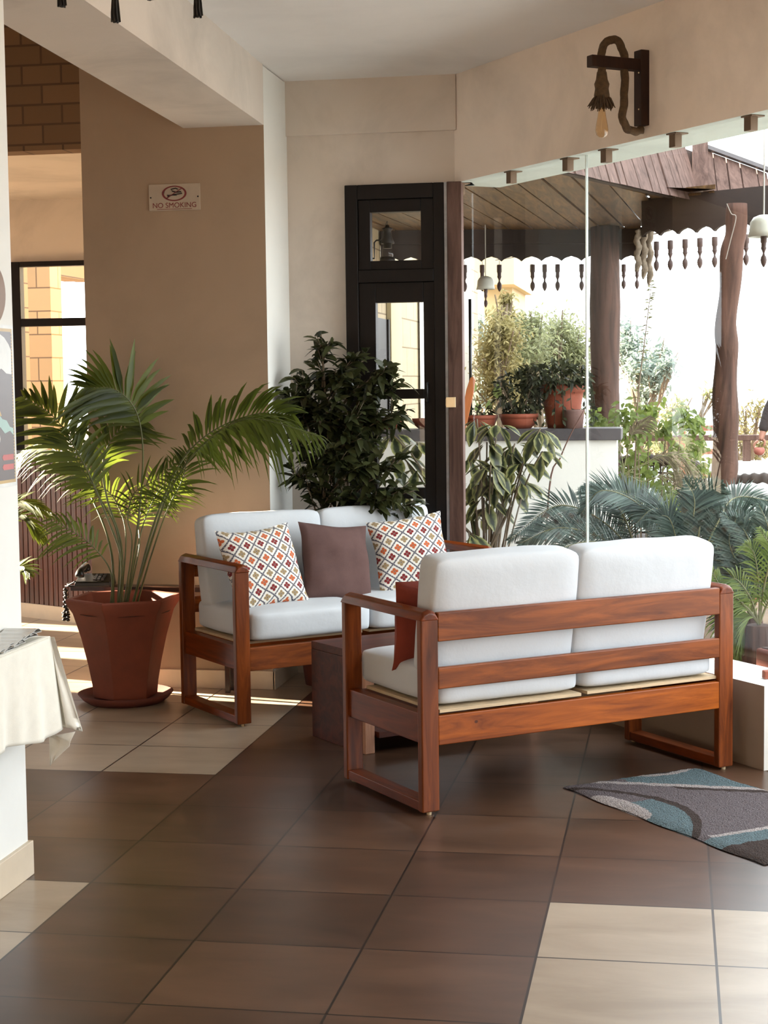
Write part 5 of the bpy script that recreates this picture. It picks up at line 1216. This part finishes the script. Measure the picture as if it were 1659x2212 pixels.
addskin('sweater', sw_v, [(0, 1), (1, 2), (2, 3), (3, 4), (3, 5), (5, 6), (6, 7), (7, 8), (3, 9), (9, 10), (10, 11), (11, 12)], [(.175, .135), (.16, .125), (.18, .13), (.12, .10), (.07, .065), .075, .075, .060, .042, .075, .075, .06, .042], M_knit)
addskin('trousers', [(0, 0, .97), (0, 0, .93), (-.095, 0, .84), (-.10, -.01, .48), (-.10, .02, .07), (.095, 0, .84), (.10, -.01, .48), (.10, .02, .07)], [(0, 1), (1, 2), (2, 3), (3, 4), (1, 5), (5, 6), (6, 7)], [(.16, .125), (.16, .125), .105, .078, .062, .105, .078, .062], M_trs)
mb = MB()
for k in range(260):
    a = random.uniform(0, 6.28); e_ = random.uniform(.1, 1.5); p = V((.088*math.cos(a)*math.cos(e_), -.005+.105*math.sin(a)*math.cos(e_), 1.665+.105*math.sin(e_)))
    if p.y < -.07 and p.z < 1.72: continue
    mb.leaf(p, (math.cos(a)*.5, math.sin(a)*.5+.2, -.8), (math.cos(a), math.sin(a), .4), .07, .02, .1, 3)
mb.build('hair', M_hair, pe)
mb = MB(); mb.lathe([(0, -.008), (.010, 0), (0, .008)], (-.03, -.105, 1.655), 8).lathe([(0, -.008), (.010, 0), (0, .008)], (.03, -.105, 1.655), 8); mb.build('eyes', M_black, pe)
mb = MB(); mb.lathe([(0, -.02), (.012, -.01), (.006, .025)], (0, -.105, 1.635), 8); mb.build('nose', M_skin, pe)
for s_ in (-1, 1): MB().box((s_*.10-.05, -.22, 0), (s_*.10+.05, .08, .07)).build('shoe', M_black, pe, bevel=.02)
# fingers closed on the rim of the cup
cup_c = V((hx-.002, -.05, hz-.075))
fing = MB()
for k, (dy, L_) in enumerate(((-.030, .070), (-.010, .078), (.010, .074), (.028, .060))):
    b0 = V((hx-.010, -.03+dy, hz+.005)); fing.tube(spline([b0, b0+V((-.022, 0, -.018)), b0+V((-.034, 0, -.045)), b0+V((-.024, 0, -L_))], 10), [.0095-.0003*i for i in range(11)], 8)
fing.build('fingers', M_skin, pe, smooth=True)
b0 = V((hx+.03, -.045, hz+.015)); MB().tube(spline([b0, b0+V((.012, -.01, -.02)), b0+V((.004, -.012, -.055))], 8), [.011-.0003*i for i in range(9)], 8).build('thumb', M_skin, pe, smooth=True)
cup = tag(MB().lathe([(.02, -.045), (.044, -.032), (.056, -.005), (.052, .02), (.042, .034), (.038, .034), (.046, .015), (.048, -.005), (.036, -.028), (0, -.035)], (0, 0, 0), 24).build('clay_cup', basic('pink_clay', (156, 92, 80), .6, .08, 10), None, smooth=True), 'small pinkish clay cup held in the hand at the right edge', 'cup'); cup.location = V((px_, YQ, feet))+cup_c; cup.scale = (.8, .8, .8)

# ================================================================== TREES BEYOND THE TERRACE
def tree(name, label, D, blobs, n, leaf, mat, trunk_u, seed, group='trees beyond the terrace'):
    rnd = random.Random(seed); y = D-5.04; b = at_y(trunk_u, 900, y); r = empty(name, (b.x, y, -.12), 0, label, 'tree', group)
    tk = MB(); lf = MB(); tot = sum(q[2]**2 for q in blobs)
    for (u, v, rr) in blobs:
        c = at_y(u, v, y+rnd.uniform(-1, 1)*.6)-r.location; rad = rr*D/FPX
        tk.tube(spline([V((0, 0, 0)), V((c.x*.3, 0, max(.3, c.z*.45))), c], 8), [.07-.007*k for k in range(9)], 6)
        for k in range(7):
            e = V((rnd.gauss(0, .6), rnd.gauss(0, .6), rnd.gauss(0, .6)))*rad; tk.tube([c*.8, c+e], .008, 4)
        for k in range(int(n*rr*rr/tot)):
            e = V((rnd.gauss(0, .52), rnd.gauss(0, .6), rnd.gauss(0, .52)))
            lf.leaf(c+e*rad, (rnd.uniform(-1, 1), rnd.uniform(-1, 1), rnd.uniform(-1, .7)), V((rnd.uniform(-1, 1), rnd.uniform(-1, 1), 1)), leaf*rnd.uniform(.7, 1.4), leaf*.45, .1, 2, 0, .1)
    tk.build('trunk', M_bark, r); lf.build('foliage', mat, r); return r
M_t1 = leaf_mat('pale_tree_leaf', (78, 86, 62), (146, 150, 118), .6, .5, (160, 164, 120)); M_t2 = leaf_mat('blue_grey_tree_leaf', (104, 120, 112), (146, 158, 148), .6, .5); M_t3 = leaf_mat('yellow_tree_leaf', (120, 112, 70), (168, 158, 112), .6, .5)  # leaf colours paled to carry the haze
tree('tree', 'dense pale green tree behind the big terracotta pot', 17.5, [(1130, 760, 60), (1190, 770, 65), (1240, 760, 50), (1090, 800, 50), (1160, 840, 60), (1230, 830, 50), (1150, 700, 28), (1215, 715, 35)], 15000, .05, M_t1, 1180, 31)
tree('tree', 'tree with yellowing leaves in front of the far yellow building', 16.5, [(1085, 720, 36), (1075, 770, 42), (1080, 830, 42), (1090, 680, 22), (1095, 645, 14)], 5200, .05, M_t3, 1080, 32)
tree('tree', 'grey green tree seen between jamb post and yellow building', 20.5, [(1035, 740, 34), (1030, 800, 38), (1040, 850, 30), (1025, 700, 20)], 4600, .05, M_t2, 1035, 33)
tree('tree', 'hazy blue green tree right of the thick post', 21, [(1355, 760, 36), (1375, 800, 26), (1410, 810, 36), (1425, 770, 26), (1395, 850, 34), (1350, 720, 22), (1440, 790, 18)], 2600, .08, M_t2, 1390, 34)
tree('tree', 'hazy sparse tree beyond the railing between crooked post and person', 22, [(1610, 900, 30), (1640, 880, 22), (1600, 960, 30), (1650, 960, 30), (1620, 985, 26), (1580, 930, 20)], 900, .07, M_t3, 1615, 35)
tree('tree', 'low green tree behind the railing left of the crooked post', 20, [(1460, 880, 22), (1430, 960, 34), (1480, 960, 30), (1530, 850, 14), (1440, 900, 20)], 1100, .07, M_t1, 1450, 36)
